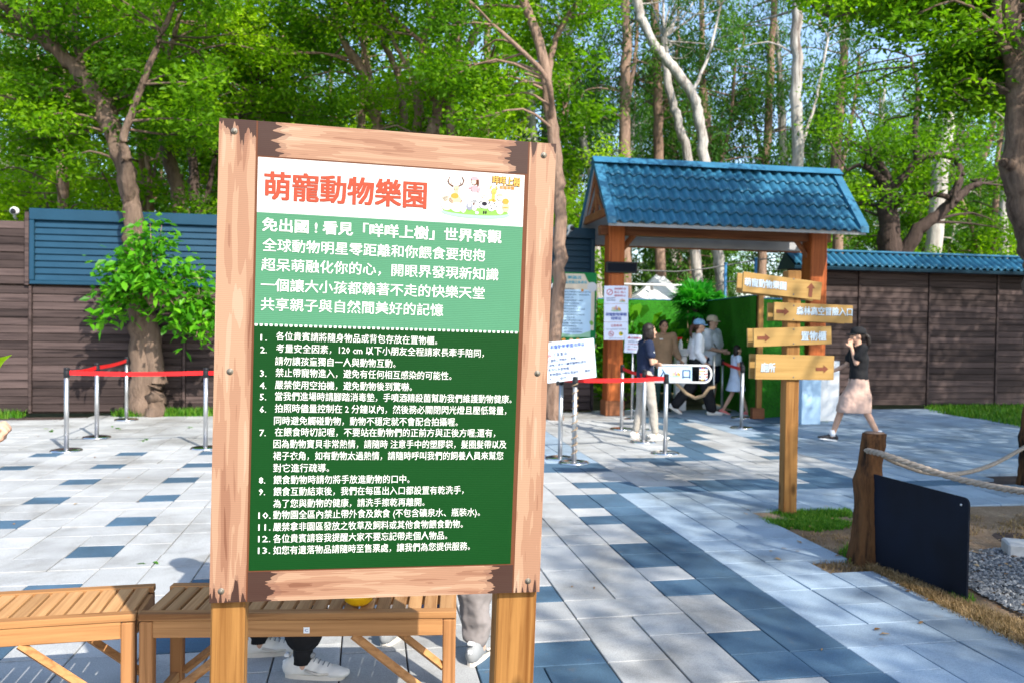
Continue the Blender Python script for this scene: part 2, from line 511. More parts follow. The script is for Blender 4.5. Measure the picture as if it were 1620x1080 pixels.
def tile_mb(mb, c, w_, h_, z=0.0, tl=(0, 0)):
    hx, hy, b = w_ * LW / 2 - GAP / 2, h_ * TW / 2 - GAP / 2, .003
    z0, z1 = -.04, 0
    q = []
    for (ax, ay, zz) in ((hx, hy, z0), (hx, hy, z1 - b), (hx - b, hy - b, z1)):
        for i, j in ((-1, -1), (1, -1), (1, 1), (-1, 1)):
            dz = z + (tl[0] * i + tl[1] * j if zz > -.03 else 0)
            q.append(Vector((c[0] + E2[0] * i * ax + E1[0] * j * ay, c[1] + E2[1] * i * ax + E1[1] * j * ay, zz + dz)))
    fs = [(8, 9, 10, 11)]
    for L in (0, 4):
        for i in range(4): fs.append((L + i, L + (i + 1) % 4, L + 4 + (i + 1) % 4, L + 4 + i))
    mb.add(q, fs)
rest = {}
for n, t in enumerate(tiles):
    k, r, w_, h_, kd = t
    s, tt = tcenter(t); P = ST(s, tt)
    zz = rng.normal(0, .0010); tl = rng.normal(0, .0010, 2)
    if n < 298:
        key = (w_, h_, kd, n % 4)
        if key not in tmesh:
            mb = MB(); tile_mb(mb, (0, 0), w_, h_, 0, tl)
            tmesh[key] = mb.mesh('paver', M[kd])
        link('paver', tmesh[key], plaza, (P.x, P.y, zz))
    else:
        mb, tn = rest.setdefault(kd, (MB(), []))
        n0 = len(mb.f); tile_mb(mb, (P.x, P.y), w_, h_, zz, tl)
        tn += [rng.random()] * (len(mb.f) - n0)
mb = MB(); tn = []
order = list(rest)
for i, kd in enumerate(order):
    a, tt = rest[kd]; b = len(mb.v)
    mb.v += a.v; mb.f += [[b + q for q in f] for f in a.f]; mb.m += [i] * len(a.f); mb.sm += a.sm; tn += tt
me = mb.mesh('pavers', [M[k] for k in order])
at = me.attributes.new('tone', 'FLOAT', 'FACE'); at.data.foreach_set('value', np.array(tn, np.float32))
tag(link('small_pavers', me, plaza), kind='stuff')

# soil bed beside the path, gravel bay, right grass verge: uneven sheets
def sheet(name, poly, mat, z=-.012, amp=.02, step=.12, lab=None):
    ss = [p[0] for p in poly]; tt = [p[1] for p in poly]
    nx = int((max(ss) - min(ss)) / step) + 2; ny = int((max(tt) - min(tt)) / step) + 2
    V, F, ix = [], [], {}
    def vtx(i, j):
        if (i, j) not in ix:
            s, t = min(ss) + i * step, min(tt) + j * step
            h = amp * (math.sin(s * 3.1 + t * 1.7) + math.sin(t * 5.3 - s * 2.2) + .7 * math.sin(s * 9 + 2) * math.sin(t * 8)) / 3
            p = ST(s, t, z + h); ix[(i, j)] = len(V); V.append(tuple(p))
        return ix[(i, j)]
    for i in range(nx - 1):
        for j in range(ny - 1):
            c = (min(ss) + (i + .5) * step, min(tt) + (j + .5) * step)
            if inside(c, poly): F.append((vtx(i, j), vtx(i + 1, j), vtx(i + 1, j + 1), vtx(i, j + 1)))
    o = MB().add(V, F, 0, True).obj(name, mat); tag(o, kind='structure'); return o
bedpoly = stpoly([(1160,800),(1240,860),(1255,900),(1300,915),(1369,905),(1620,1030),(1800,1150),(2400,1180),(2400,790),(1620,795),(1343,797)])
sheet('soil_bed', [p for p in bedpoly if abs(p[0]) < 40], M['soil'], -.022, .014, .1)

def scatter(n, poly):
    ss = [p[0] for p in poly]; tt = [p[1] for p in poly]; out = []
    while len(out) < n:
        s, t = rng.uniform(min(ss), max(ss)), rng.uniform(min(tt), max(tt))
        if inside((s, t), poly): out.append((s, t))
    return out
def blades(name, pts, mat, h=.07, wd=.006, lean=.5, label=None, cat=None, per=1, spread=.03):
    V, T = [], []
    P = np.array([list(ST(s, t)) for s, t in pts])
    P = np.repeat(P, per, 0); n = len(P)
    P[:, :2] += rng.normal(0, spread, (n, 2)); P[:, 2] = -.03
    a = rng.uniform(0, 2 * np.pi, n); hh = h * rng.uniform(.5, 1.3, n); ln = rng.uniform(.1, lean, n) * hh
    dx = np.stack([np.cos(a), np.sin(a), 0 * a], 1); pr = np.stack([-np.sin(a), np.cos(a), 0 * a], 1)
    b0, b1 = P - pr * wd, P + pr * wd
    up = np.array([0, 0, 1.])
    m0 = P + dx * (ln * .35)[:, None] + up * (hh * .6)[:, None]; tp = P + dx * ln[:, None] + up * hh[:, None]
    V = np.stack([b0, b1, m0 + pr * wd * .7, m0 - pr * wd * .7, tp], 1).reshape(-1, 3)
    i = np.arange(n)[:, None] * 5
    F = np.concatenate([i + [[0, 1, 2]], i + [[0, 2, 3]], i + [[3, 2, 4]]], 0)
    tone = np.tile(rng.random(n) ** 1.2, 3)
    o = from_np(name, V, F, mat, False, tone); return tag(o, label, cat, kind='stuff')
gl = stpoly([(-200,662),(90,664),(95,655),(190,654),(262,656),(335,657),(335,640),(-200,632)])
blades('grass', scatter(1500, [(-13.5, 13.1), (-5.3, 13.62), (-5.3, 14.0), (-13.5, 14.0)]), M['grass'], .12, .008, .6, 'ragged green grass along the foot of the left board fence', 'grass', 4, .03)
blades('grass', scatter(1300, [(-3.9, 13.55), (-1.4, 13.55), (-1.4, 14.0), (-3.9, 14.0)]), M['grass'], .13, .008, .5, 'dense bright green grass right of the thick trunk by the fence', 'grass', 4, .03)
gr = stpoly([(1470,650),(1560,664),(1620,676),(1760,700),(1760,640),(1470,640)])
blades('grass', scatter(2600, gr), M['grass'], .10, .008, .6, 'grass verge under the roofed board wall', 'grass', 4, .05)
g1 = stpoly([(1186,808),(1245,842),(1330,832),(1345,825),(1343,803),(1240,806)])
blades('grass', [q for q in scatter(2300, g1) if math.sin(q[0] * 9 + 1) + math.sin(q[1] * 11 + q[0] * 4) > -.55 + rng.normal(0, .35)], M['grass'], .042, .0035, .9, 'bright green turf patch at the foot of the arrow signpost', 'grass', 6, .02)
g2 = stpoly([(1330,870),(1345,885),(1372,885),(1372,868),(1345,860)])
blades('grass', scatter(90, g2), M['grass'], .05, .0035, .8, 'small grass tuft left of the log post', 'grass', 6, .02)
g3 = stpoly([(1500,938),(1505,946),(1535,952),(1535,943)])
blades('grass', scatter(50, g3), M['grass'], .05, .0035, .8, 'small grass tuft under the corner of the black panel', 'grass', 7, .015)
g4 = stpoly([(1380,892),(1500,940),(1620,985),(1760,1060),(1900,1130),(1760,1120),(1620,1022),(1372,898)])
blades('dry_grass', scatter(3800, g4), M['dry_grass'], .045, .003, 1.4, 'dry straw coloured grass along the paved path edge', 'dry grass', 6, .02)
g5 = stpoly([(1245,845),(1330,836),(1380,810),(1540,805),(1560,830),(1620,860),(1700,810),(1640,800),(1380,900),(1320,900),(1275,885),(1325,880)])
blades('dry_grass', scatter(900, [p for p in g5]), M['dry_grass'], .03, .003, 1.8, 'thin dry grass on the bare soil behind the log post', 'dry grass', 6, .03)
blades('grass', scatter(160, stpoly([(1260,652),(1305,668),(1300,660),(1275,650)])), M['grass'], .06, .006, 1.5, 'cut green sprigs lying beside the white counter', 'grass', 4, .03)
# gravel
gp = scatter(5200, stpoly([(1528,872),(1600,862),(1700,880),(1800,1000),(1650,985),(1528,925)]))
V, F, T = [], [], []
for s, t in gp:
    p = ST(s, t, -.012 + rng.uniform(0, .012)); r = rng.uniform(.007, .017)
    b = len(V); q = rng.normal(0, .25, (6, 3))
    for i, dv in enumerate(((1, 0, 0), (-1, 0, 0), (0, 1, 0), (0, -1, 0), (0, 0, .6), (0, 0, -.6))): V.append(np.array(p) + r * (np.array(dv) + q[i]))
    for f in ((0, 2, 4), (2, 1, 4), (1, 3, 4), (3, 0, 4)): F.append([b + i for i in f]); 
    T += [rng.random()] * 4
mg = NT('grey_gravel'); ag = mg.n('ShaderNodeAttribute', attribute_name='tone')
M['gravel'] = mg.done(mg.ramp(ag.outputs['Fac'], [(0, (.06, .07, .08)), (.6, (.18, .19, .20)), (1, (.36, .35, .33))]), .9)
tag(from_np('gravel', np.array(V), np.array(F), M['gravel'], False, T), 'grey crushed gravel behind the black panel', 'gravel', kind='stuff')
# leaf litter
def litter(name, pts, size, label, cat, mat=None):
    V, F, T = [], [], []
    for s, t in pts:
        p = np.array(ST(s, t, .004)); a = rng.uniform(0, 6.28); L = size * rng.uniform(.6, 1.4); W = L * rng.uniform(.25, .45)
        dx = np.array([math.cos(a), math.sin(a), 0]); dy = np.array([-math.sin(a), math.cos(a), 0]); b = len(V)
        c = rng.uniform(.1, .35) * L
        V += [p - dx * L, p - dx * L * .3 + dy * W + [0, 0, c], p + dx * L * .5 + dy * W * .8 + [0, 0, c * .6], p + dx * L + [0, 0, c * .2], p + dx * L * .5 - dy * W * .8 + [0, 0, c * .5], p - dx * L * .3 - dy * W + [0, 0, c * .8]]
        F += [(b, b + 1, b + 5, b + 5), (b + 1, b + 2, b + 4, b + 5), (b + 2, b + 3, b + 4, b + 4)]
        T += [rng.random()] * 3
    V = np.array(V); F3 = []
    T3 = []
    for f, tn in zip(F, T):
        q = list(dict.fromkeys(f))
        F3.append(q[:3]); T3.append(tn)
        if len(q) == 4: F3.append([q[0], q[2], q[3]]); T3.append(tn)
    return tag(from_np(name, V, np.array(F3), mat or M['litter'], False, T3), label, cat, kind='stuff')
litter('leaf_litter', scatter(420, bedpoly if max(p[0] for p in bedpoly) < 30 else stpoly([(1240,830),(1343,801),(1620,796),(1620,1018),(1369,898)])), .022, 'dry fallen leaves and bark scraps on the soil bed', 'leaf litter')
litter('fallen_leaves', [(float(E2 @ gnd(x, y)[:2]), float(E1 @ gnd(x, y)[:2])) for x, y in
    ((22,829),(218,794),(120,797),(150,723),(283,743),(1303,901),(1457,985),(1437,935),(1262,872),(1388,996),(1400,1004),(1240,868),(1230,885),(940,930),(1300,1028),(905,928),(1395,1012),(1220,872),(262,792),(204,755),(1000,682),(1120,650),(60,690),(75,684))], .022, 'few dry leaves scattered on the paving', 'fallen leaves')
litter('green_sprigs', [(float(E2 @ gnd(x, y)[:2]) + rng.normal(0, .05), float(E1 @ gnd(x, y)[:2]) + rng.normal(0, .05)) for x, y in
    ((80,680),(78,678),(84,682),(232,697),(236,698),(228,696),(170,676),(176,678),(183,677),(243,886),(246,889),(304,679))], .05, 'green leaf sprigs dropped on the left paving', 'leaf sprigs', M['grass'])

# ------------------------------------------------------------------ board fences
RZ = TH
def strip_boards(root, s0, s1, z0, z1, pitch, t, mat, name='board', gap=.006, d=.022, tilt=True):
    """horizontal lapped boards between s0 and s1, one object each (local frame of root: x along the fence)"""
    key = (round(s1 - s0, 3), pitch, name)
    L = s1 - s0 - .004
    n = int(round((z1 - z0) / pitch)); pz = (z1 - z0) / n
    me = MB().box((0, 0, 0), (L, d, pz - gap), .004).mesh(name, mat)
    for i in range(n):
        o = link(name, me, root, ((s0 + s1) / 2, t + rng.normal(0, .0025), z0 + pz * (i + .5)))
        o.rotation_euler = (R_(-5) if tilt else 0, rng.normal(0, .0012), 0)
def fence_root(t, label, cat):
    return empty('board_fence', ST(0, t), label, cat, rz=RZ)
# local y of the root runs away from the camera along E1
TL, TRW = 14.05, 14.62
fl = fence_root(TL, 'long grey brown board fence on the left with teal louvre panels along its top', 'fence')
seams = [-9.9, -7.55, -5.27, -2.95, -.65, 1.65, 4.0]
for a, b in zip(seams[:-1], seams[1:]):
    strip_boards(fl, a + .03, b - .03, .03, 2.03, .122, 0, M['fence_wood'])
    MB().box((b, -.012, 1.02), (.042, .05, 2.02), .005).obj('post', M['fence_wood'], fl)
MB().box(((seams[0] + seams[-1]) / 2, .062, 1.08), (seams[-1] - seams[0], .02, 2.16)).obj('backing', M['bark_dark'], fl)
strip_boards(fl, -9.9, -5.30, 2.06, 3.06, .125, 0, M['fence_wood'])
MB().box((-7.6, .05, 2.55), (4.5, .02, 1.0)).obj('backing', M['bark_dark'], fl)
MB().box((-5.31, -.03, 2.62), (.06, .07, 1.16), .005).obj('post', M['fence_wood'], fl)
# louvre panels
def louvre(s0, s1, z0, z1, mat):
    fr = MB()
    W, Hh, cs, cz = s1 - s0, z1 - z0, (s0 + s1) / 2, (z0 + z1) / 2
    fr.box((cs, -.03, z1 - .09), (W, .09, .18), .006); fr.box((cs, -.03, z0 + .03), (W - .004, .08, .06), .006)
    fr.box((s0 + .035, -.03, cz - .06), (.07, .085, Hh - .25), .006); fr.box((s1 - .035, -.03, cz - .06), (.07, .085, Hh - .25), .006)
    p = fr.obj('louvre_panel', mat, fl)
    n = 9; pz = (Hh - .25) / n
    me = MB().box((0, 0, 0), (W - .145, .012, pz * 1.08), .003).mesh('slat', mat)
    for i in range(n):
        o = link('slat', me, p, (cs, -.02, z0 + .065 + pz * (i + .5))); o.rotation_euler.x = R_(-16)
    MB().box((cs, .035, cz), (W - .02, .01, Hh - .02)).obj('backing', M['teal_dark'], p)
louvre(-5.27, -1.95, 2.06, 3.26, M['teal'])
louvre(-1.94, .9, 2.06, 3.26, M['teal'])
louvre(.91, 4.0, 2.06, 3.26, M['teal_dark'])
# right wall with a tiled cap
fr = fence_root(TRW, 'tall dark board wall on the right capped by a row of blue tiles', 'wall')
sr = [8.12, 9.62, 11.18, 12.75, 14.3, 15.9]
for a, b in zip(sr[:-1], sr[1:]):
    strip_boards(fr, a + .03, b - .03, .03, 2.78, .125, 0, M['fence_wood'])
for b in sr: MB().box((b, -.012, 1.4), (.042, .045, 2.78), .005).obj('post', M['fence_wood'], fr)
MB().box((12.0, .05, 1.4), (7.8, .02, 2.75)).obj('backing', M['bark_dark'], fr)
def rooftile(w_, L, mat, name='roof_tile', th=.012):
    """one pan: a roll and a shallow trough, x across, y up the slope"""
    n = 12; V, F = [], []
    xs = np.linspace(0, 1, n + 1)
    zz = [(.044 * math.sin(math.pi * x / .6) if x < .6 else -.014 * math.sin(math.pi * (x - .6) / .4)) for x in xs]
    for y, lift in ((-L / 2 - .025, .036), (-L / 2 + .03, .026), (L / 2 + .03, -.006)):
        for x, z in zip(xs, zz): V.append(((x - .5) * (w_ + .012), y, z + lift))
    base = len(V)
    for x, z in zip(xs, zz): V.append(((x - .5) * (w_ + .012), -L / 2 - .020, z + .036 - .034))
    m = n + 1
    for r in range(2):
        for i in range(n): F.append((r * m + i, r * m + i + 1, (r + 1) * m + i + 1, (r + 1) * m + i))
    for i in range(n): F.append((base + i, base + i + 1, i + 1, i))
    return MB().add(V, F, 0, True).mesh(name, mat)
def lay_tiles(root, s0, s1, ya, za, yb, zb, rows, pitch, mesh_mat, start=0):
    L = math.hypot(yb - ya, zb - za); ang = math.atan2(zb - za, yb - ya)
    n = int(round((s1 - s0) / pitch)); pw = (s1 - s0) / n; pl = L / rows
    me = rooftile(pw, pl, mesh_mat)
    for r in range(rows):
        for i in range(n):
            f = (r + .5) / rows
            o = link('roof_tile', me, root, (s0 + pw * (i + .5), ya + (yb - ya) * f, za + (zb - za) * f))
            o.rotation_euler = (ang, 0, 0)
rc = empty('wall_cap_roof', ST(0, TRW), 'narrow blue tiled cap roof running along the right wall top', 'roof', rz=RZ)
lay_tiles(rc, 8.05, 15.95, -.34, 2.76, .0, 3.02, 1, .155, M['roof'])
MB().box((12.0, .02, 3.07), (7.95, .14, .045), .015).obj('ridge_cap', M['roof'], rc)
MB().add([(8.03, -.36, 2.75), (8.03, .03, 3.04), (15.97, .03, 3.04), (15.97, -.36, 2.75), (8.03, -.34, 2.70), (8.03, .35, 2.72), (15.97, .35, 2.72), (15.97, -.34, 2.70)],
         [(0, 3, 2, 1), (4, 5, 6, 7), (0, 4, 7, 3), (1, 2, 6, 5), (0, 1, 5, 4), (3, 7, 6, 2)]).obj('roof_deck', M['teal_dark'], rc, (0, 0, -.022))
# ------------------------------------------------------------------ gate
TG = 13.4
gt = empty('entrance_gate', ST(0, TG), 'timber entrance gate with two red posts and a steep blue tiled roof', 'gate', rz=RZ)
def gpost(s, w_):
    MB().box((s, 0, 1.62), (w_, w_, 3.24), .015).obj('post', M['gate_wood'], gt)
    MB().box((s, 0, .13), (w_ + .05, w_ + .05, .26), .01).obj('post_base', M['gate_wood_x'], gt)
    for sg in ((1,) if s < 6 else (-1,)):
        b = MB(); b.tube([(s + sg * w_ * .4, 0, 2.82), (s + sg * (w_ * .5 + .22), 0, 3.12)], .05, 4, smooth=False); b.obj('brace', M['gate_wood_x'], gt)
gpost(4.18, .28); gpost(7.92, .32)
s0, s1, ze, zr, hw = 3.78, 8.36, 3.20, 4.30, .90
MB().box((6.05, .0, 3.16), (4.3, .16, .16), .008).obj('beam', M['gate_wood_x'], gt)
for s in (s0 + .07, s1 - .07):
    MB().box((s, 0, 3.40), (.07, 1.5, .13), .006).obj('tie_beam', M['gate_wood_x'], gt)
    MB().box((s, 0, 3.83), (.06, .08, .74), .005).obj('king_post', M['gate_wood_x'], gt)
    for sg in (-1, 1):
        b = MB(); b.tube([(s, sg * .78, 3.35), (s, 0.01 * sg, 4.22)], .05, 4, smooth=False); b.obj('rafter', M['gate_wood_x'], gt)
        b = MB(); b.tube([(s, sg * .36, 3.45), (s, sg * .04, 3.75)], .03, 4, smooth=False); b.obj('strut', M['gate_wood_x'], gt)
# roof decks: grey boards seen from below at the back
for sg, nm in ((-1, 'roof_deck'), (1, 'roof_deck')):
    a, b = Vector((0, sg * (hw - .01), ze - .0)), Vector((0, 0, zr - .01))
    V = []
    for s in (s0 + .02, s1 - .02):
        for q, dz in ((a, 0), (b, 0), (b, -.05), (a, -.05)): V.append((s, q.y, q.z + dz))
    MB().add(V, [(0, 1, 2, 3), (4, 7, 6, 5), (0, 4, 5, 1), (2, 6, 7, 3), (0, 3, 7, 4), (1, 5, 6, 2)]).obj(nm, M['eave'], gt, (0, 0, -.02))
MB().box((6.07, hw - .02, 3.10), (4.3, .03, .2), .004).obj('fascia', M['eave'], gt)
MB().box((6.07, hw - .02, 2.985), (4.3, .035, .025), .004).obj('fascia_trim', M['gate_wood_x'], gt)
lay_tiles(gt, s0 + .13, s1 - .13, -hw, ze, 0, zr, 5, .186, M['roof'])
back = MB()
L_ = math.hypot(hw, zr - ze)
me = rooftile(.186, L_, M['roof'], 'back_tiles')
b2 = empty('x', (0, 0, 0)); bpy.data.objects.remove(b2)
nb = 23; pw = (s1 - s0 - .26) / nb
Vb, Fb = [], []
vs = [v.co.copy() for v in me.vertices]; fs = [tuple(p.vertices) for p in me.polygons]
Mr = Matrix.Rotation(math.pi, 4, 'Z'); Mt = Matrix.Rotation(-math.atan2(zr - ze, hw), 4, 'X')
for i in range(nb):
    Tm = Matrix.Translation((s0 + .13 + pw * (i + .5), hw / 2, (ze + zr) / 2)) @ Mt @ Mr
    back.add(vs, fs, 0, True, Tm)
back.obj('back_roof_sheet', M['roof'], gt)
for s in (s0 + .065, s1 - .065):
    for sg in (-1, 1):
        V = [(s - .075, sg * (hw + .03), ze - .035), (s + .075, sg * (hw + .03), ze - .035), (s + .075, sg * (hw + .02), ze + .075), (s - .075, sg * (hw + .02), ze + .075),
             (s - .075, 0, zr - .035), (s + .075, 0, zr - .035), (s + .075, 0, zr + .085), (s - .075, 0, zr + .085)]
        F = [(0, 1, 2, 3), (4, 7, 6, 5), (0, 4, 5, 1), (1, 5, 6, 2), (2, 6, 7, 3), (3, 7, 4, 0)]
        MB().add(V, F if sg < 0 else [f[::-1] for f in F]).obj('verge_cap', M['roof'], gt)
rr = MB()
for sg in (-1, 1):
    V = [(s0 - .02, 0, zr + .12), (s1 + .02, 0, zr + .12), (s1 + .02, sg * .13, zr + .0), (s0 - .02, sg * .13, zr + .0)]
    rr.add(V, [(0, 1, 2, 3) if sg > 0 else (3, 2, 1, 0)])
rr.add([(s0 - .02, -.13, zr), (s0 - .02, 0, zr + .12), (s0 - .02, .13, zr)], [(0, 1, 2)]).add([(s1 + .02, -.13, zr), (s1 + .02, 0, zr + .12), (s1 + .02, .13, zr)], [(2, 1, 0)])
rr.obj('ridge_cap', M['roof'], gt)
# black speaker box on the left post
q = empty('black_box', ST(4.25, TG - .20, 2.52), 'flat black box fixed across the left gate post', 'box', rz=RZ)
MB().box((0, .03, 0), (.56, .06, .19), .01).obj('casing', M['black'], q); MB().box((0, -.004, 0), (.5, .008, .14), .002).obj('grille', M['panel_black'], q)

# ------------------------------------------------------------------ cameras on the fence
def cctv(px, py, D, label, k=1.0):
    c = Vector(atD(px, py, D))
    r = empty('security_camera', c, label, 'camera')
    b = MB(); b.ell((0, 0, 0), (.07 * k, .07 * k, .065 * k)); b.obj('dome', M['white'], r)
    b = MB(); b.lathe([(.04 * k, 0), (.045 * k, .02), (.03 * k, .03)], 16, M=Matrix.Translation((.02, -.055, -.01)) @ Matrix.Rotation(R_(90), 4, 'X')); b.obj('lens', M['black'], r)
    b = MB(); b.tube([(-.02, .02, -.04), (-.05, .1, -.1), (-.06, .16, -.12)], .02, 8); b.obj('bracket', M['white'], r)
cctv(23, 334, 13.0, 'white security camera above the left end of the teal panels')
cctv(903, 361, 14.1, 'white security camera on the dark teal panel beside the gate', .9)
q = Vector(atD(888, 378, 14.15))
r = empty('junction_box', q, 'small white box below the gate security camera', 'box')
MB().box((0, 0, 0), (.12, .06, .16), .01).obj('casing', M['white'], r); MB().box((0, -.032, 0), (.09, .006, .13), .003).obj('lid', M['canvas'], r)

# ------------------------------------------------------------------ things beyond the gate
def turf_panel(a, b, z, label):
    a, b = Vector((*a, 0)), Vector((*b, 0)); L = (b - a).length; ang = math.atan2(b.y - a.y, b.x - a.x)
    r = empty('turf_fence', a, label, 'fence', rz=ang)
    nx, nz = int(L / .12) + 1, 16
    V, F = [], []
    for j in range(nz + 1):
        for i in range(nx + 1):
            x = L * i / nx; V.append((x, .012 * math.sin(x * 5.1 + j * .3) + rng.normal(0, .003), z * j / nz))
    for j in range(nz):
        for i in range(nx): F.append((j * (nx + 1) + i, j * (nx + 1) + i + 1, (j + 1) * (nx + 1) + i + 1, (j + 1) * (nx + 1) + i))
    MB().add(V, F, 0, True).obj('turf_sheet', M['turf'], r)
    # pile of the turf
    n = int(L * z * 1500)
    P = np.stack([rng.uniform(0, L, n), np.full(n, -.002), rng.uniform(0, z, n)], 1)
    a_ = rng.normal(0, .6, n); dz = rng.uniform(-.035, .01, n)
    tip = P + np.stack([a_ * .012, -rng.uniform(.012, .03, n), dz], 1); o = np.array([.007, 0, 0])
    V = np.stack([P - o, P + o, tip], 1).reshape(-1, 3); F = np.arange(3 * n).reshape(-1, 3)
    tag(from_np('turf_pile', V, F, M['leaf_turf'], False, rng.random(n), r), kind='stuff')
    MB().box((L / 2, .04, z / 2), (L, .03, z - .02), .005).obj('backing_board', M['bark_dark'], r)
    MB().box((L / 2, .02, z + .012), (L, .07, .02), .005).obj('top_rail', M['blue_pole'], r)
    return r
M['leaf_turf'] = leafmat('turf_fibre', (.014, .11, .003), (.03, .21, .006), (.06, .32, .010), .3, .6)
turf_panel((1.95, 18.6), (4.12, 19.0), 2.15, 'back artificial turf fence facing the entrance, behind the palm')
turf_panel((4.12, 18.95), (4.16, 13.8), 2.08, 'side artificial turf fence running from the palm towards the gate')
turf_panel((4.25, 13.75), (5.15, 14.25), 2.02, 'short artificial turf fence behind the arrow signpost')
p = empty('timber_post', (4.19, 13.68, 0), 'slim pale brown post at the corner of the turf fences', 'post')
MB().box((0, 0, 1.05), (.085, .085, 2.1), .006).obj('shaft', M['pine'], p); MB().box((-.02, 0, .09), (.2, .16, .18), .008).obj('foot_block', M['gate_wood_x'], p)
# white tent
c = Vector(atD(1041, 478, 24)); zc = c.z
tn = empty('canopy_tent', (c.x, c.y, 0), 'white pointed canopy tent beyond the back turf fence', 'tent')
hw_ = 1.0; zt = atD(1041, 432, 24)[2]
V, F = [], []; n = 8
for j in range(n + 1):
    f = j / n; w_ = hw_ * (1 - f) * (1 - .35 * math.sin(math.pi * f) * .5) + .02; z = zc + (zt - zc) * f
    for (i, k) in ((-1, -1), (1, -1), (1, 1), (-1, 1)): V.append((i * w_, k * w_, z))
for j in range(n):
    for k in range(4): F.append((j * 4 + k, j * 4 + (k + 1) % 4, j * 4 + 4 + (k + 1) % 4, j * 4 + 4 + k))
MB().add(V, F).obj('canopy', M['canvas'], tn)
vl = MB(); vl.box((0, -hw_ - .01, zc - .12), (hw_ * 2, .01, .24)); vl.box((-hw_ - .01, 0, zc - .12), (.01, hw_ * 2, .24)); vl.box((hw_ + .01, 0, zc - .12), (.01, hw_ * 2, .24)); vl.obj('valance', M['canvas'], tn)
vt = MB(); vt.box((-.32, -.72, zc + .42), (.09, .01, .22), 0, M=None); vt.obj('vent_flap', M['cable'], tn)
for i in (-1, 1):
    for k in (-1, 1): MB().box((i * .96, k * .96, zc / 2), (.05, .05, zc), .005).obj('leg', M['steel'], tn)
# cable rail with blue posts
def cable(label, pts, rad, mat='cable', cat='cable'):
    b = MB(); P = [Vector(atD(*q)) for q in pts]; b.tube(P, rad, 6); tag(b.obj('cable', M[mat]), label, cat)
cable('upper grey cable rising behind the gate opening', [(930, 427, 20), (985, 427, 20), (1070, 430, 20), (1120, 425, 20), (1147, 420, 20), (1195, 412, 20), (1300, 398, 20)], .018)
cable('lower grey cable passing behind the palm', [(1090, 460, 20.2), (1147, 446, 20.2), (1200, 444, 20.2), (1300, 430, 20.2)], .016)
cable('white horizontal pipe in front of the tent', [(955, 449, 20.4), (1085, 452, 20.4)], .03, 'white', 'pipe')
for x, yt, lb in ((1148, 418, 'slim blue pole right of the palm'), (1196, 410, 'slim blue pole above the turf fence corner')):
    a = atD(x, yt, 20); q = empty('blue_pole', (a[0], a[1], 0), lb, 'pole')
    MB().tube([(0, 0, 0), (0, 0, a[2])], .035, 8).obj('shaft', M['blue_pole'], q); MB().tube([(0, 0, a[2]), (0, 0, a[2] + .03)], .05, 8).obj('cap', M['blue_pole'], q)
# fan palm
pc = Vector(atD(1102, 482, 17.6))
pr = empty('fan_palm', (pc.x, pc.y, 0), 'bright green fan palm over the turf fence corner', 'palm')
b = MB(); b.tube([(-.1, .1, 0), (-.08, .06, .8), (-.02, .02, 1.4), (0, 0, pc.z - .1)], [.13, .1, .085, .08], 10); b.obj('trunk', M['bark_dark'], pr)
def frond(dirv, L, sp=20):
    """petiole plus a pleated fan of narrow leaflets"""
    d = Vector(dirv).normalized(); V, F = [], []
    side = d.cross(Vector((0, 0, 1))).normalized(); nrm = side.cross(d)
    pe = .45 * L; o0 = d * pe
    n = 26
    for i in range(n):
        a = -2.3 + 4.6 * i / (n - 1)
        q = d * math.cos(a) + side * math.sin(a) + nrm * rng.normal(0, .05)
        l = L * .75 * (1 - .12 * abs(a)) * rng.uniform(.9, 1.05); wv = q.cross(nrm).normalized() * .022 * L * 1.8
        tip = o0 + q * l + Vector((0, 0, -.22 * l * rng.uniform(.5, 1.3))); mid = o0 + q * l * .6 + Vector((0, 0, -.02 * l)); b = len(V)
        V += [o0, mid - wv, mid + wv + nrm * .01, tip]; F += [(b, b + 1, b + 2), (b + 1, b + 3, b + 2)]
    m = MB().add(V, F); m.tube([(0, 0, 0), o0 * .5 + Vector((0, 0, .02)), o0], .01, 5); return m
dirs = [(math.cos(a) * math.cos(e), math.sin(a) * math.cos(e), math.sin(e)) for a, e in
        [(rng.uniform(0, 6.28), rng.uniform(-.35, 1.4)) for _ in range(34)]]
for dv in dirs:
    o = frond(dv, .72).obj('frond', M['leaf_p'], pr, (0, 0, pc.z - .12))
    me = o.data; at = me.attributes.new('tone', 'FLOAT', 'FACE'); at.data.foreach_set('value', rng.uniform(.1, 1, len(me.polygons)).astype(np.float32))
# low understorey plants behind the rope, left of the palm
def clump_plant(loc, h, n, L, label, cat='plant', mat='leaf_s', name='garden_plant'):
    r = empty(name, loc, label, cat)
    V, F, T = [], [], []
    st = MB()
    for i in range(n):
        a = rng.uniform(0, 6.28); e = rng.uniform(.3, 1.4); hh = h * rng.uniform(.3, 1)
        base = np.array([0, 0, .02]); top = np.array([math.cos(a) * math.cos(e) * hh, math.sin(a) * math.cos(e) * hh, math.sin(e) * hh])
        if i < 14: st.tube([base, top * .5 + [0, 0, .05], top], .008, 5)
        d = top / np.linalg.norm(top); sd = np.cross(d, rng.normal(0, 1, 3)); sd /= np.linalg.norm(sd); l = L * rng.uniform(.6, 1.2); b = len(V)
        V += [top, top + d * l * .5 + sd * l * .28, top + d * l * .5 - sd * l * .28, top + d * l + [0, 0, -.3 * l]]
        F += [(b, b + 1, b + 2), (b + 1, b + 3, b + 2)]; tt = rng.random(); T += [tt, tt]
    st.obj('stem', M['bark_dark'], r)
    tag(from_np('leaves', np.array(V), np.array(F), M[mat], False, T, r), kind='stuff')
clump_plant((2.9, 17.5, 0), 1.7, 500, .28, 'bushy plant in front of the back turf fence, left of the palm')
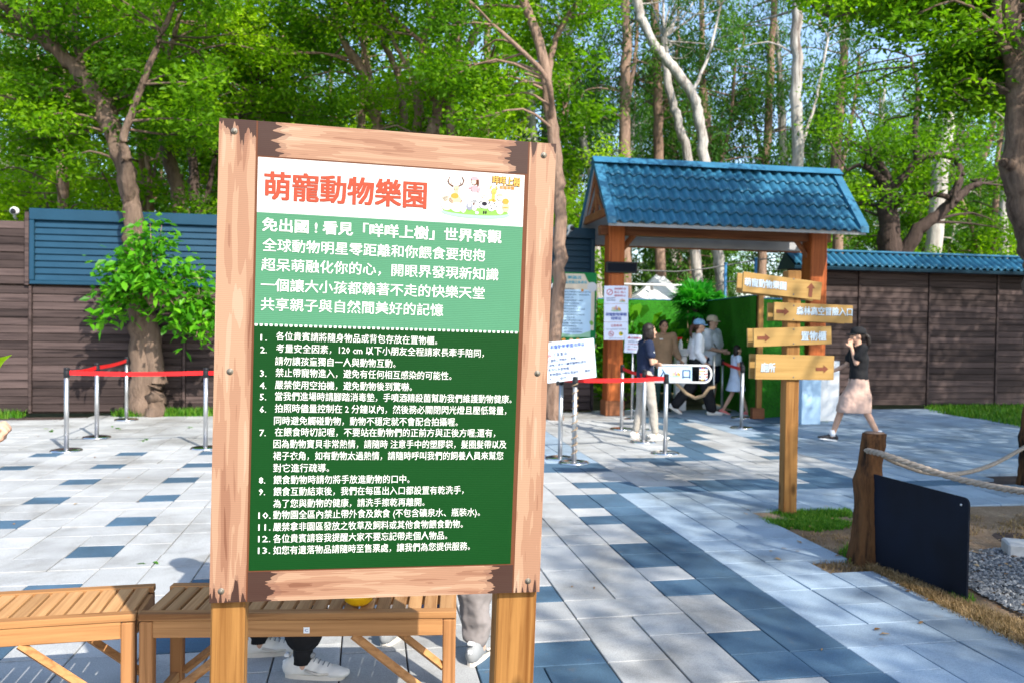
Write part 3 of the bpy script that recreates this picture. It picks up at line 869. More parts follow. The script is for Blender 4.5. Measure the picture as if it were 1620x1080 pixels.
clump_plant((3.7, 17.3, 0), 1.3, 420, .24, 'dark low plant under the palm', mat='leaf_a')
clump_plant((2.1, 15.3, 0), .9, 420, .16, 'low leafy plant behind the left gate post, over stones', mat='leaf_a')
clump_plant((2.35, 18.0, 0), 2.0, 160, .5, 'tall pointed leaf plant against the back turf fence')
# white pedestal with a spray bottle
pd = Vector(gnd(1075, 648)); pd.z = 0
pr_ = empty('pedestal', pd, 'white pedestal behind the entrance bar with a spray bottle on it', 'pedestal')
MB().box((0, 0, .5), (.20, .20, 1.0), .01).obj('column', M['white'], pr_); MB().box((0, 0, 1.06), (.25, .25, .14), .02).obj('top_tray', M['white'], pr_)
sb = empty('spray_bottle', pd + Vector((.0, 0, 1.13)), 'spray bottle with red trigger on the white pedestal', 'bottle')
MB().lathe([(.035, 0), (.04, .02), (.038, .11), (.015, .15), (.015, .17)], 14).obj('bottle_body', M['white'], sb)
b = MB(); b.box((-.015, 0, .19), (.09, .028, .035), .006); b.box((-.05, 0, .16), (.01, .02, .05), .003); b.obj('trigger', M['red'], sb)
# white counter right of the signpost
cp = Vector(gnd(1300, 668)); cp.z = 0
cr_ = empty('counter', cp, 'white counter with a blue print behind the arrow signpost', 'counter', rz=R_(12))
MB().box((.12, .2, .50), (.62, .04, 1.0), .008).obj('side_panel', M['white'], cr_)
MB().box((-.34, .0, .42), (.34, .46, .84), .008).obj('cabinet', M['pale_blue'] if 'pale_blue' in M else M['white'], cr_)  # front face of the white counter, its bluish shade put into the colour
MB().box((-.34, -.02, .865), (.42, .54, .04), .008).obj('worktop', M['blue_pole'], cr_)

# ------------------------------------------------------------------ lettering
_txt = {}
def text_mesh(body, res=1, bold=0.0):
    key = (body, res, bold)
    if key in _txt: return _txt[key]
    cu = bpy.data.curves.new('txt', 'FONT'); cu.body = body; cu.resolution_u = res; cu.offset = bold; cu.size = 1.0
    o = bpy.data.objects.new('txt', cu); COL.objects.link(o)
    dg = bpy.context.evaluated_depsgraph_get(); dg.update()
    me = bpy.data.meshes.new_from_object(o.evaluated_get(dg))
    V = np.empty(len(me.vertices) * 3, np.float32); me.vertices.foreach_get('co', V); V = V.reshape(-1, 3).copy()
    F = [tuple(p.vertices) for p in me.polygons]
    bpy.data.objects.remove(o); bpy.data.curves.remove(cu); bpy.data.meshes.remove(me)
    _txt[key] = (V, F)
    return V, F
def text(body, x0, x1, yc, h, mat, parent, depth=.0012, bold=0.0, res=1, name='lettering', slope=0.0, thick=0.0, keep=False):
    """fits body between x0 and x1 (parent's local x), centred on height yc; local frame x right, z up, -y towards the reader"""
    V, F = text_mesh(body, res, 0.0)
    xa, xb = V[:, 0].min(), V[:, 0].max()
    sx = (x1 - x0) / (xb - xa); sz = h / .92
    X = (V[:, 0] - xa) * sx + x0
    Z = (V[:, 1] - .34) * sz + yc + (X - (x0 + x1) / 2) * slope
    W = np.stack([X, np.full(len(X), -depth), Z], 1)
    if bold:                                   # heavier strokes: the same glyphs laid over one another, slightly shifted
        o_ = bold * h * .42; n0 = len(W); W0, F0 = W, F; W, F = [], []
        for i_, (ax, az) in enumerate(((-1, -.6), (1, -.6), (-1, .6), (1, .6), (0, 0)) if bold > .02 else ((-1, 0), (1, 0), (0, 0))):
            W.append(W0 + np.array([ax * o_, -.00012 * i_, az * o_])); F += [tuple(q + n0 * i_ for q in f_) for f_ in F0]
        W = np.concatenate(W)
    me = bpy.data.meshes.new(name); me.from_pydata([tuple(p) for p in W], [], F)
    me.materials.append(mat)
    if thick:
        bm = bmesh.new(); bm.from_mesh(me)
        r = bmesh.ops.extrude_face_region(bm, geom=bm.faces[:]); vs = [g for g in r['geom'] if isinstance(g, bmesh.types.BMVert)]
        bmesh.ops.translate(bm, verts=vs, vec=(0, -thick, 0)); bm.to_mesh(me); bm.free()
    return link(name, me, parent)
def poly(pts, mat, parent, depth, name, closed=True):
    """flat print shape in the same frame"""
    V = [(x, -depth, z) for x, z in pts]
    return MB().add(V, [tuple(range(len(V)))]).obj(name, mat, parent)
def disc(c, r, mat, parent, depth, name='printed_shape', ry=None, n=18, rot=0):
    ry = ry or r; cr, sr_ = math.cos(rot), math.sin(rot)
    return poly([(c[0] + r * math.cos(a) * cr - ry * math.sin(a) * sr_, c[1] + r * math.cos(a) * sr_ + ry * math.sin(a) * cr) for a in [2 * math.pi * i / n for i in range(n)]], mat, parent, depth, name)

def flat(name, c, rough=.55, stripes=False):
    m = NT(name)
    if stripes:
        tc = m.coord((1, 1, 1), rnd=False); wv = m.n('ShaderNodeTexWave', bands_direction='Z', Scale=62.0, Distortion=0.0); m.l(tc, wv.inputs['Vector'])
        ns = m.noise(m.coord((3, 3, 3), rnd=False), 1.2, 3)
        k = m.mix(1.0, m.ramp(wv.outputs['Fac'], [(0, (.90,) * 3), (1, (1.05,) * 3)]), m.ramp(ns, [(.3, (.95,) * 3), (.7, (1.04,) * 3)]), 'MULTIPLY')
        col = m.mix(1.0, c, k, 'MULTIPLY'); m.bump(wv.outputs['Fac'], .12, .001)
        return m.done(col, rough, 0, .12)
    return m.done(c, rough, 0, .12)
M['screw'] = paint('dull_zinc', (.20, .18, .15), .5, .2, 30, .6)
M['p_white'] = flat('header_print', (.54, .55, .54), .5, True)
M['p_mint'] = flat('mint_green_print', (.065, .205, .115), .5, True)
M['p_green'] = flat('deep_green_print', (.003, .044, .007), .5, True)
M['ink_white'] = flat('white_lettering', (.66, .68, .64))
M['ink_red'] = flat('brick_red_lettering', (.34, .060, .032))
inks = dict(blue=(.01, .07, .42), dkblue=(.01, .04, .16), red=(.60, .03, .05), orange=(.85, .35, .06), pink=(.80, .38, .42), brown=(.16, .06, .03), tan=(.80, .55, .36), cream=(.82, .72, .58),
            black=(.02, .02, .03), gold=(.85, .50, .12), ltgrey=(.72, .73, .76), grassg=(.25, .50, .10), mintl=(.38, .68, .48), skin=(.85, .62, .50), grey=(.30, .32, .40), cyan=(.03, .42, .60), yellow=(.85, .65, .05), green=(.01, .22, .06))
for k, c in inks.items(): M['i_' + k] = flat('ink_' + k, tuple(x * .72 for x in c))

def printed_wood(name, L, axis, ends, Wd):
    """cartoon timber print: posterised grain with ragged dark ends"""
    m = NT(name)
    tc = m.n('ShaderNodeTexCoord'); sx = m.n('ShaderNodeSeparateXYZ'); m.l(tc.outputs['Object'], sx.inputs[0])
    a = sx.outputs['X' if axis == 'x' else 'Z']
    sc = (3.2, 1, 46) if axis == 'x' else (34, 1, 2.4)
    v = m.coord(sc, rnd=True); g = m.noise(v, 1.0, 2.5, .55, .25)
    v2 = m.coord((1.2, 1, 9) if axis == 'x' else (7, 1, 1.0), rnd=True); g2 = m.noise(v2, 1.0, 1.5)
    k = m.math('ADD', m.math('MULTIPLY', g, .6), m.math('MULTIPLY', g2, .45))
    col = m.ramp(k, [(0, (.17, .075, .045)), (.40, (.24, .12, .075)), (.455, (.30, .165, .105)), (.52, (.35, .215, .14)), (.60, (.39, .26, .18)), (.68, (.42, .31, .23))], 'CONSTANT')
    rag = m.noise(m.coord((4, 1, 60) if axis == 'x' else (60, 1, 4), rnd=True), 1.0, 2)
    d = m.math('ADD', m.math('ABSOLUTE', a), m.math('MULTIPLY', m.math('SUBTRACT', rag, .5), .10 if axis == 'x' else .22))
    mask = m.math('GREATER_THAN', d, L / 2 - ends)
    mask2 = m.math('GREATER_THAN', d, L / 2 - ends - .02)
    col = m.mix(m.math('MULTIPLY', mask2, .45), col, (.17, .085, .06))
    col = m.mix(m.math('MULTIPLY', mask, .96), col, (.040, .019, .015))
    wv = m.n('ShaderNodeTexWave', bands_direction='Z', Scale=62.0); m.l(m.coord((1, 1, 1), rnd=False), wv.inputs['Vector'])
    col = m.mix(1.0, col, m.ramp(wv.outputs['Fac'], [(0, (.91,) * 3), (1, (1.04,) * 3)]), 'MULTIPLY')
    return m.done(col, .5)

# ------------------------------------------------------------------ the notice board
BX = (-.33891, 2.20852, 1.38403); BA = (.19663646, .02702063, .0171839); BW, BH = .90, 1.27319
ca, sa, cb, sb_, cc, sc_ = math.cos(BA[0]), math.sin(BA[0]), math.cos(BA[1]), math.sin(BA[1]), math.cos(BA[2]), math.sin(BA[2])
BM = np.array([[ca, -sa, 0], [sa, ca, 0], [0, 0, 1]]) @ np.array([[1, 0, 0], [0, cb, -sb_], [0, sb_, cb]]) @ np.array([[cc, 0, sc_], [0, 1, 0], [-sc_, 0, cc]])
bd = empty('notice_board', BX, 'large green park rules notice board with printed timber frame in front of the benches', 'notice board')
bd.matrix_world = Matrix([[*BM[i], BX[i]] for i in range(3)] + [[0, 0, 0, 1]])
def ob(px, py):
    d_ = ray(px, py); n = BM[:, 1]; k = ((np.array(BX) - CO) @ n) / (d_ @ n)
    q = (CO + d_ * k - np.array(BX)) @ BM
    return q[0], q[2]
MB().box((0, .007, 0), (BW, .012, BH), .0).obj('panel', M['i_cream'], bd)
xl, zt = ob(406, 248); xr, _ = ob(826, 278); _, zb = ob(396, 902)
xl = (ob(406, 248)[0] + ob(396, 902)[0]) / 2; xr = (ob(826, 278)[0] + ob(811, 890)[0]) / 2
zt = (ob(406, 248)[1] + ob(826, 278)[1]) / 2; zb = (ob(396, 902)[1] + ob(811, 890)[1]) / 2
z1 = (ob(405, 338)[1] + ob(824, 357)[1]) / 2; z2 = (ob(400, 514)[1] + ob(818, 525)[1]) / 2
xl2, xr2 = -BW / 2, BW / 2
def sheetp(name, x0, x1, z0, z1, mat, dpt, par=None):
    cx, cz = (x0 + x1) / 2, (z0 + z1) / 2
    return MB().box((0, 0, 0), (x1 - x0, .0012, z1 - z0)).obj(name, mat, par or bd, (cx, -dpt, cz))
wl, wr = xl - xl2, xr2 - xr; ht, hb = BH / 2 - zt, zb + BH / 2
sheetp('printed_stile', xl2, xl - .006, -BH / 2, BH / 2, printed_wood('print_stile_left', BH, 'z', .02, wl), .0012)
sheetp('printed_stile', xr + .012, xr2, -BH / 2, BH / 2, printed_wood('print_stile_right', BH, 'z', .005, wr), .0012)
sheetp('printed_rail', xl - .002, xr + .008, zt + .004, BH / 2, printed_wood('print_rail_top', xr - xl, 'x', .045, ht), .0012)
sheetp('printed_rail', xl - .002, xr + .008, -BH / 2, zb - .004, printed_wood('print_rail_bottom', xr - xl, 'x', .055, hb), .0012)
sheetp('print_border', xl - .008, xr + .014, -BH / 2, BH / 2, M['i_brown'], .0006)
sheetp('white_header', xl, xr, z1, zt, M['p_white'], .0020)
sheetp('mint_field', xl, xr, z2, z1, M['p_mint'], .0020)
sheetp('green_field', xl, xr, zb, z2, M['p_green'], .0020)
dsh = MB(); nd = 56
for i in range(nd):
    x = xl + (xr - xl) * (i + .1) / nd; w_ = (xr - xl) / nd * .55
    dsh.add([(x, -.0032, z2 - .003), (x + w_, -.0032, z2 - .003), (x + w_, -.0032, z2 + .003), (x, -.0032, z2 + .003)], [(0, 1, 2, 3)])
dsh.obj('dashed_line', M['ink_white'], bd)
def line(body, xa, xb, ya, yb, off, sc, h, mat='ink_white', bold=0., res=1, name='lettering'):
    a = ob(off[0] + xa / sc, off[1] + ya / sc); b = ob(off[0] + xb / sc, off[1] + yb / sc)
    text(body, a[0], b[0], (a[1] + b[1]) / 2, h, M[mat], bd, .0034, bold, res, name)
A_, As = (330, 170), 2.893
line('萌寵動物樂園', 258, 995, 372, 400, A_, As, .072, 'ink_red', .075, 2, 'title')
line('免出國 ! 看見「咩咩上樹」世界奇觀', 248, 1338, 546, 590, A_, As, .0345, 'ink_white', .07, 1)
line('全球動物明星零距離和你餵食要抱抱', 248, 1265, 638, 675, A_, As, .0335, 'ink_white', .026, 1)
line('超呆萌融化你的心，開眼界發現新知識', 243, 1325, 727, 763, A_, As, .0335, 'ink_white', .026, 1)
line('一個讓大小孩都賴著不走的快樂天堂', 240, 1262, 820, 847, A_, As, .0335, 'ink_white', .026, 1)
line('共享親子與自然間美好的記憶', 240, 1073, 905, 928, A_, As, .0335, 'ink_white', .026, 1)
B_, Bs = (330, 510), 2.4
rules = [('1.', '各位貴賓請將隨身物品或背包存放在置物櫃。', 257, 868, 57, 66), ('2.', '考量安全因素，120 cm 以下小朋友全程請家長牽手陪同，', 257, 1045, 103, 113),
    (None, '請勿讓孩童獨自一人與動物互動。', 253, 710, 149, 153), ('3.', '禁止帶寵物進入，避免有任何相互感染的可能性。', 255, 922, 192, 200),
    ('4.', '嚴禁使用空拍機，避免動物後到驚嚇。', 253, 772, 238, 242), ('5.', '當我們進場時請腳踏消毒墊，手噴酒精殺菌幫助我們維護動物健康。', 253, 1150, 281, 289),
    ('6.', '拍照時儘量控制在 2 分鐘以內，然後務必關閉閃光燈且壓低聲量，', 252, 1130, 328, 331), (None, '同時避免觸碰動物，動物不穩定就不會配合拍攝喔。', 249, 946, 373, 376),
    ('7.', '在餵食時切記喔，不要站在動物們的正前方與正後方喔;還有，', 252, 1088, 417, 417), (None, '因為動物寶貝非常熱情，請隨時 注意手中的塑膠袋，髮圈髮帶以及', 247, 1130, 461, 461),
    (None, '裙子衣角，如有動物太過熱情，請隨時呼叫我們的飼養人員來幫您', 246, 1118, 507, 503), (None, '對它進行疏導。', 246, 458, 552, 550),
    ('8.', '餵食動物時請勿將手放進動物的口中。', 247, 763, 597, 592), ('9.', '餵食互動結束後，我們在每區出入口都設置有乾洗手，', 247, 968, 641, 634),
    (None, '為了您與動物的健康，請洗手擦乾再離開。', 246, 820, 686, 680), ('10.', '動物園全區內禁止帶外食及飲食 (不包含礦泉水、瓶裝水)。', 246, 1030, 730, 717),
    ('11.', '嚴禁拿非園區發放之牧草及飼料或其他食物餵食動物。', 246, 965, 775, 762), ('12.', '各位貴賓請容我提醒大家不要忘記帶走個人物品。', 246, 906, 819, 806),
    ('13.', '如您有遺落物品請隨時至售票處，讓我們為您提供服務。', 246, 992, 863, 847)]
num_x = [197, 193, 188]
for nlab, body, xa, xb, ya, yb in rules:
    line(body, xa, xb, ya, yb, B_, Bs, .0232, 'ink_white', .013, 1)
    if nlab:
        x0 = 198 - (ya - 57) * .012; wd_ = 24 if len(nlab) == 2 else 46
        line(nlab, x0, x0 + wd_, ya, ya, B_, Bs, .0225, 'ink_white', .03, 1, 'item_number')
# header picture: animals and a keeper on a patch of grass
def pic(px, py): return ob(670 + px / 9.53, 260 + py / 9.53)
def D(px, py, rx, ry, mat, layer, rot=0, nm='printed_shape'):
    c = pic(px, py); k = 1 / 9.53 * 2.15 / FPX * 1.0
    disc(c, rx * k, M[mat], bd, .0034 + layer * .00025, nm, ry * k, 16, rot)
def Pg(pts, mat, layer, nm='printed_shape'): poly([pic(*p) for p in pts], M[mat], bd, .0034 + layer * .00025, nm)
D(785, 745, 545, 78, 'i_mintl', 0); D(785, 715, 520, 55, 'i_grassg', 1)
D(350, 590, 100, 110, 'i_cream', 2); D(330, 440, 58, 130, 'i_cream', 2); D(350, 380, 75, 80, 'i_cream', 3); D(355, 385, 48, 48, 'i_ltgrey', 4); D(335, 380, 6, 8, 'i_black', 5); D(375, 380, 6, 8, 'i_black', 5)
D(480, 545, 110, 60, 'i_tan', 2); D(470, 480, 62, 42, 'i_orange', 3); D(495, 400, 30, 70, 'i_tan', 2); D(495, 360, 42, 36, 'i_tan', 4); D(502, 380, 7, 7, 'i_brown', 5)
for sgn, bx in ((-1, 455), (1, 520)):
    Pg([(bx, 330), (bx + sgn * 60, 300), (bx + sgn * 78, 250), (bx + sgn * 50, 190), (bx + sgn * 60, 190), (bx + sgn * 95, 250), (bx + sgn * 72, 312), (bx + sgn * 8, 345)], 'i_brown', 4)
    Pg([(bx + sgn * 40, 305), (bx + sgn * 28, 280), (bx + sgn * 36, 278), (bx + sgn * 50, 302)], 'i_brown', 4)
D(500, 650, 100, 75, 'i_ltgrey', 3); D(605, 480, 62, 70, 'i_ltgrey', 3); D(600, 620, 55, 120, 'i_ltgrey', 2); D(590, 480, 5, 7, 'i_black', 5); D(625, 480, 5, 7, 'i_black', 5); D(606, 496, 8, 5, 'i_pink', 5)
D(765, 500, 60, 100, 'i_ltgrey', 3); D(765, 620, 50, 90, 'i_ltgrey', 3); D(770, 375, 58, 52, 'i_pink', 4); D(705, 355, 32, 15, 'i_pink', 4, .4); D(835, 390, 18, 45, 'i_pink', 4, -.3)
D(770, 260, 52, 58, 'i_brown', 4); D(757, 272, 36, 42, 'i_skin', 5); D(765, 220, 58, 30, 'i_pink', 6); D(820, 290, 15, 60, 'i_brown', 4)
D(690, 640, 52, 60, 'i_grey', 4); D(690, 620, 28, 30, 'i_ltgrey', 5); D(800, 735, 30, 26, 'i_ltgrey', 5); D(755, 605, 12, 22, 'i_brown', 5)
D(920, 620, 95, 55, 'i_ltgrey', 4); D(915, 600, 42, 32, 'i_black', 5); D(905, 730, 12, 26, 'i_black', 5); D(937, 730, 12, 26, 'i_black', 5); Pg([(830, 580), (870, 560), (872, 570), (838, 592)], 'i_black', 5)
D(1020, 640, 62, 78, 'i_ltgrey', 5); D(1000, 630, 7, 14, 'i_black', 6, .4); D(1045, 635, 7, 14, 'i_black', 6, -.4); D(1020, 670, 12, 10, 'i_black', 6); D(985, 590, 20, 9, 'i_black', 6, .5); D(1062, 600, 14, 8, 'i_black', 6, -.6)
D(925, 480, 55, 45, 'i_cream', 4); D(910, 478, 10, 14, 'i_tan', 5); D(925, 545, 50, 40, 'i_cream', 3)
D(1050, 500, 26, 80, 'i_gold', 3); D(1060, 415, 42, 50, 'i_gold', 4); D(1012, 350, 12, 32, 'i_gold', 4, -.4); D(1100, 360, 12, 30, 'i_gold', 4, .5); D(1060, 440, 9, 7, 'i_brown', 5); D(1035, 550, 62, 22, 'i_gold', 3)
D(1150, 510, 50, 45, 'i_cream', 4); D(1150, 468, 46, 18, 'i_tan', 5); D(1135, 610, 46, 55, 'i_ltgrey', 5); D(1150, 700, 60, 65, 'i_cream', 4); D(1120, 590, 5, 7, 'i_black', 6)
D(1235, 565, 52, 46, 'i_orange', 5); D(1235, 655, 58, 75, 'i_tan', 4); D(1235, 660, 46, 10, 'i_orange', 5)
a, b = pic(1040, 262), pic(1450, 268)
for dx_, mat_, bo, ly in ((0, 'i_brown', .16, .0036), (0, 'i_gold', .05, .0050)): text('咩咩上樹', a[0], b[0], (a[1] + b[1]) / 2, .0235, M[mat_], bd, ly, bo, 1, 'logo_lettering', -.03)
a, b = pic(1145, 358), pic(1365, 362); text('萌寵樂園', a[0], b[0], (a[1] + b[1]) / 2, .0095, M['i_orange'], bd, .0038, .03, 1, 'logo_lettering')
for (x, y) in ((371, 208), (860, 246), (364, 587), (850, 590), (350, 934), (835, 918)):
    q = ob(x, y); b = MB(); Mx = Matrix.Translation((q[0], -.002, q[1])) @ Matrix.Rotation(R_(90), 4, 'X')
    b.lathe([(.0085, 0), (.0085, .0012), (.006, .0018)], 16, M=Mx); b.lathe([(.0048, .001), (.0048, .004), (.003, .005)], 12, M=Mx); b.obj('screw', M['screw'], bd)
# its two posts stand behind the panel
def board_post(x0, x1, y):
    h0, h1 = ob(x0, y), ob(x1, y); xc = (h0[0] + h1[0]) / 2; wd_ = abs(h1[0] - h0[0])
    ground = -(BX[2]) - .02
    MB().box((xc, .015 + .03 + .02, (ground + .45) / 2), (wd_, .085, .45 - ground), .005).obj('post', M['pine'], bd)
board_post(330, 385, 1015); board_post(787, 850, 1000)

# ------------------------------------------------------------------ benches
def bench(name_lab, L, Dp, loc, rz, sticker=None, h=.45):
    r = empty('bench', loc, name_lab, 'bench', 'slatted timber benches behind the notice board', rz)
    rw, rh, ah = .045, .026, .062
    MB().box((L / 2, rw / 2, h - rh / 2), (L, rw, rh), .003).obj('front_rail', M['bench_x'], r)
    MB().box((L / 2, Dp - rw / 2, h - rh / 2), (L, rw, rh), .003).obj('back_rail', M['bench_x'], r)
    n = int(round((L - .03) / .060)); p = (L - .02) / n
    me = MB().box((0, 0, 0), (p - .0105, Dp - 2 * rw - .003, .020), .003).mesh('slat', M['bench_y'])
    for i in range(n): link('slat', me, r, (.01 + p * (i + .5), Dp / 2, h - .0125))
    for y in (.014, Dp - .014): MB().box((L / 2, y, h - rh - ah / 2 - .0005), (L - .1, .022, ah), .003).obj('apron', M['bench_x'], r)
    for x in (.012, L - .012): MB().box((x, Dp / 2, h - rh - ah / 2), (.022, Dp - .1, ah), .003).obj('apron', M['bench_y'], r)
    for x in (.026, L - .026):
        for y in (.024, Dp - .024): MB().box((x, y, (h - rh) / 2 - .002), (.047, .044, h - rh - .004), .004).obj('leg', M['bench_z'], r)
    for y in (.017, Dp - .017):
        for sg in (-1, 1):
            b = MB(); xa = L / 2 + sg * L * .17; xb = L / 2 + sg * (L / 2 - .05)
            b.tube([(xa, y, h - rh - ah - .001), (xb, y, .10)], .024, 4, smooth=False, flat=.7); b.obj('brace', M['bench_x'], r)
    MB().box((.026, Dp / 2, .09), (.03, Dp - .09, .035), .003).obj('stretcher', M['bench_y'], r)
    MB().box((L - .026, Dp / 2, .09), (.03, Dp - .09, .035), .003).obj('stretcher', M['bench_y'], r)
    return r
F1, F2 = gnd(218, 971, .45), gnd(722, 967, .45)
b2 = bench('long slatted timber bench behind the notice board with a small white sticker on its apron', float(np.linalg.norm((F2 - F1)[:2])), .36, (F1[0], F1[1], 0), math.atan2(F2[1] - F1[1], F2[0] - F1[0]))
L2 = float(np.linalg.norm((F2 - F1)[:2]))
x_ = (482 - 218) / (722 - 218) * L2
st = MB().box((x_, .0022, .386), (.022, .0012, .022)).obj('sticker', M['white'], b2)
text('C', x_ - .006, x_ + .006, .386, .013, M['i_blue'], st, -.0008, .02, 2, 'logo_lettering')
G1, G2 = gnd(214, 972, .45), gnd(-40, 981, .45)
g1, g2 = gnd(214, 971, .45), gnd(0, 984, .45)
dr = (g1 - g2)[:2]; ang = math.atan2(dr[1], dr[0]); L1 = 1.15
o1 = g1[:2] - dr / np.linalg.norm(dr) * L1
bench('slatted timber bench at the left, its right end touching the long bench', L1, .36, (o1[0], o1[1], 0), ang)
yb = gnd(566, 958, .45)
q = empty('toy_bowl', (yb[0], yb[1] + .02, .45), 'round yellow plastic bowl on the long bench, half hidden by the notice board', 'bowl')
MB().lathe([(.012, 0), (.035, .004), (.052, .018), (.056, .034), (.060, .037), (.060, .042)], 24).obj('bowl_body', M['yellow'], q)
MB().lathe([(.062, .042), (.062, .048), (.03, .062), (.008, .068)], 24).obj('lid', M['yellow'], q)

# ------------------------------------------------------------------ arrow signpost
sp = gnd(1250, 811)
spr = empty('arrow_signpost', (sp[0], sp[1], 0), 'timber signpost with four pale wooden direction boards standing in the turf patch', 'signpost', rz=R_(4))
ztop = atD(1250, 428, sp[1])[2]
MB().box((0, .057, ztop / 2 - .02), (.112, .112, ztop + .04), .006).obj('post', M['pine'], spr)
def splocal(px, py, yoff):
    """a point on the vertical plane through the signpost's front, in its local frame"""
    iv = spr.matrix_basis.inverted()
    n = np.array([-math.sin(R_(4)), math.cos(R_(4)), 0]); p0 = np.array([sp[0], sp[1], 0]) + n * yoff
    d_ = ray(px, py); k = ((p0 - CO) @ n) / (d_ @ n); P = CO + d_ * k
    dd = P - np.array([sp[0], sp[1], 0]); return dd @ np.array([math.cos(R_(4)), math.sin(R_(4)), 0]), P[2]
def zz(a, b): return 1160 + a / 5.84, 425 + b / 5.84
def arrow(c, L, ang, mat, par, dp):
    pts = [(-.5, -.13), (.12, -.13), (.12, -.30), (.5, 0), (.12, .30), (.12, .13), (-.5, .13)]
    ca_, sa_ = math.cos(ang), math.sin(ang)
    V = [(c[0] + L * (x * ca_ - y * sa_), z_, c[1] + L * (x * sa_ + y * ca_)) for z_ in (-dp, -dp - .003) for x, y in pts]
    n = 7
    F = [tuple(range(n, 2 * n))] + [(i, (i + 1) % n, n + (i + 1) % n, n + i) for i in range(n)]
    return MB().add(V, F).obj('arrow', mat, par)
M['arrow_brown'] = paint('dark_brown_print', (.16, .045, .02), .6, .1)
M['letter_face'] = paint('pale_blue_letter', (.50, .60, .68), .4, .03)
M['letter_drop_shadow'] = paint('letter_shadow', (.07, .13, .22), .5, .03)
def dirboard(cor, words, tx0, tx1, tyc, th_, acen, aL, aang, dark_txt=None):
    pts = [splocal(*zz(*c), -.02) for c in cor]
    V = [(x, y, z) for y in (-.021, -.001) for x, z in pts]
    F = [(3, 2, 1, 0), (4, 5, 6, 7)] + [(i, (i + 1) % 4, 4 + (i + 1) % 4, 4 + i) for i in range(4)]
    cx = sum(p[0] for p in pts) / 4; cz = sum(p[1] for p in pts) / 4
    V = [(x - cx, y, z - cz) for x, y, z in V]
    me = MB().add(V, F).mesh('direction_board', M['sign_ply'])
    bm = bmesh.new(); bm.from_mesh(me); bmesh.ops.recalc_face_normals(bm, faces=bm.faces); bmesh.ops.bevel(bm, geom=bm.edges[:], offset=.002, segments=1, affect='EDGES'); bm.to_mesh(me); bm.free()
    o = link('direction_board', me, spr, (cx, 0, cz))
    o2 = link('back_board', me, spr, (cx + .0, .136, cz - .002))
    a, b = splocal(*zz(tx0, tyc[0]), -.02), splocal(*zz(tx1, tyc[1]), -.02)
    sl_ = (b[1] - a[1]) / (b[0] - a[0])
    text(words, a[0] - cx + .003, b[0] - cx + .003, (a[1] + b[1]) / 2 - cz - .003, th_, M['letter_drop_shadow'], o, .0212, .07, 1, 'letters', sl_)  # dark copy set off down right: the letters' shadow, painted on
    text(words, a[0] - cx, b[0] - cx, (a[1] + b[1]) / 2 - cz, th_, M['letter_face'], o, .0235, .045, 1, 'letters', sl_, 0)
    c = splocal(*zz(*acen), -.02); arrow((c[0] - cx, c[1] - cz), aL, aang, M['arrow_brown'], o, .0215)
    for dz in (-.35, .35):
        hz = (pts[0][1] - pts[3][1]) * dz * 1.1
        c = splocal(*zz(558, (cor[0][1] + cor[1][1] + cor[2][1] + cor[3][1]) / 4), -.02)
        q = MB(); q.lathe([(.006, 0), (.006, .002), (.003, .003)], 10, M=Matrix.Translation((c[0] - cx, -.021, hz)) @ Matrix.Rotation(R_(90), 4, 'X')); q.obj('screw', M['cable'], o)
dirboard([(95, 28), (822, 127), (806, 294), (84, 214)], '萌寵動物樂園', 105, 487, (125, 165), .066, (715, 198), .115, R_(86))
dirboard([(380, 310), (1106, 341), (1101, 506), (376, 478)], '森林高空冒險入口', 585, 1098, (392, 405), .066, (457, 397), .105, R_(-2))
dirboard([(186, 552), (906, 532), (909, 696), (190, 722)], '置物櫃', 628, 856, (626, 624), .076, (280, 640), .105, R_(1))
dirboard([(209, 788), (934, 804), (928, 1026), (203, 1020)], '廁所', 256, 384, (912, 914), .072, (820, 924), .105, R_(1))

# ------------------------------------------------------------------ queue posts and belts
def post_proto(h=.95, belt=True, rope=False):
    r = empty('queue_post', (0, 0, 0))
    MB().lathe([(.17, 0), (.172, .008), (.16, .020), (.10, .028), (.03, .032)], 36).obj('base', M['chrome'], r)
    MB().tube([(0, 0, .03), (0, 0, h - .06)], .0255, 16).obj('pole', M['steel'], r)
    MB().lathe([(.030, 0), (.033, .008), (.033, .075), (.028, .088), (.034, .094), (.030, .110), (.01, .114)], 20, (0, 0, h - .105)).obj('belt_head', M['black'], r)
    if rope:
        b = MB(); b.tube([(.032 * math.cos(t * 1.0), .032 * math.sin(t * 1.0), .06 + t * .0133) for t in np.linspace(0, 62, 300)], .0045, 5); b.obj('wound_rope', M['rope_tan'], r)
    return r
qp = {}
posts = [('a', 105, 716, 'front left queue post of the red belt loop beside the left benches'), ('b', 153, 695, 'middle of the three queue posts on the left paving'),
    ('c', 200, 667, 'farthest left queue post, in front of the thick trunk'), ('d', 325, 712, 'queue post half hidden by the left edge of the notice board'),
    ('e', 886, 728, 'queue post under the tilted white notice, nearest the notice board'), ('f', 908, 735, 'queue post wound with tan rope under the tilted white notice'),
    ('g', 983, 682, 'queue post in front of the left red gate post'), ('h', 1018, 702, 'queue post in front of the woman with folded arms'),
    ('i', 1052, 720, 'nearest queue post at the end of the red belt by the entrance bar'), ('j', 1142, 654, 'queue post left of the child in the pale dress'),
    ('k', 1173, 680, 'queue post at the right end of the short red belt'), ('l', 1172, 664, 'queue post directly behind the right end of the short red belt'),
    ('m', 1302, 661, 'queue post against the white counter'), ('n', 1001, 651, 'farthest queue post behind the left red gate post')]
proto = None
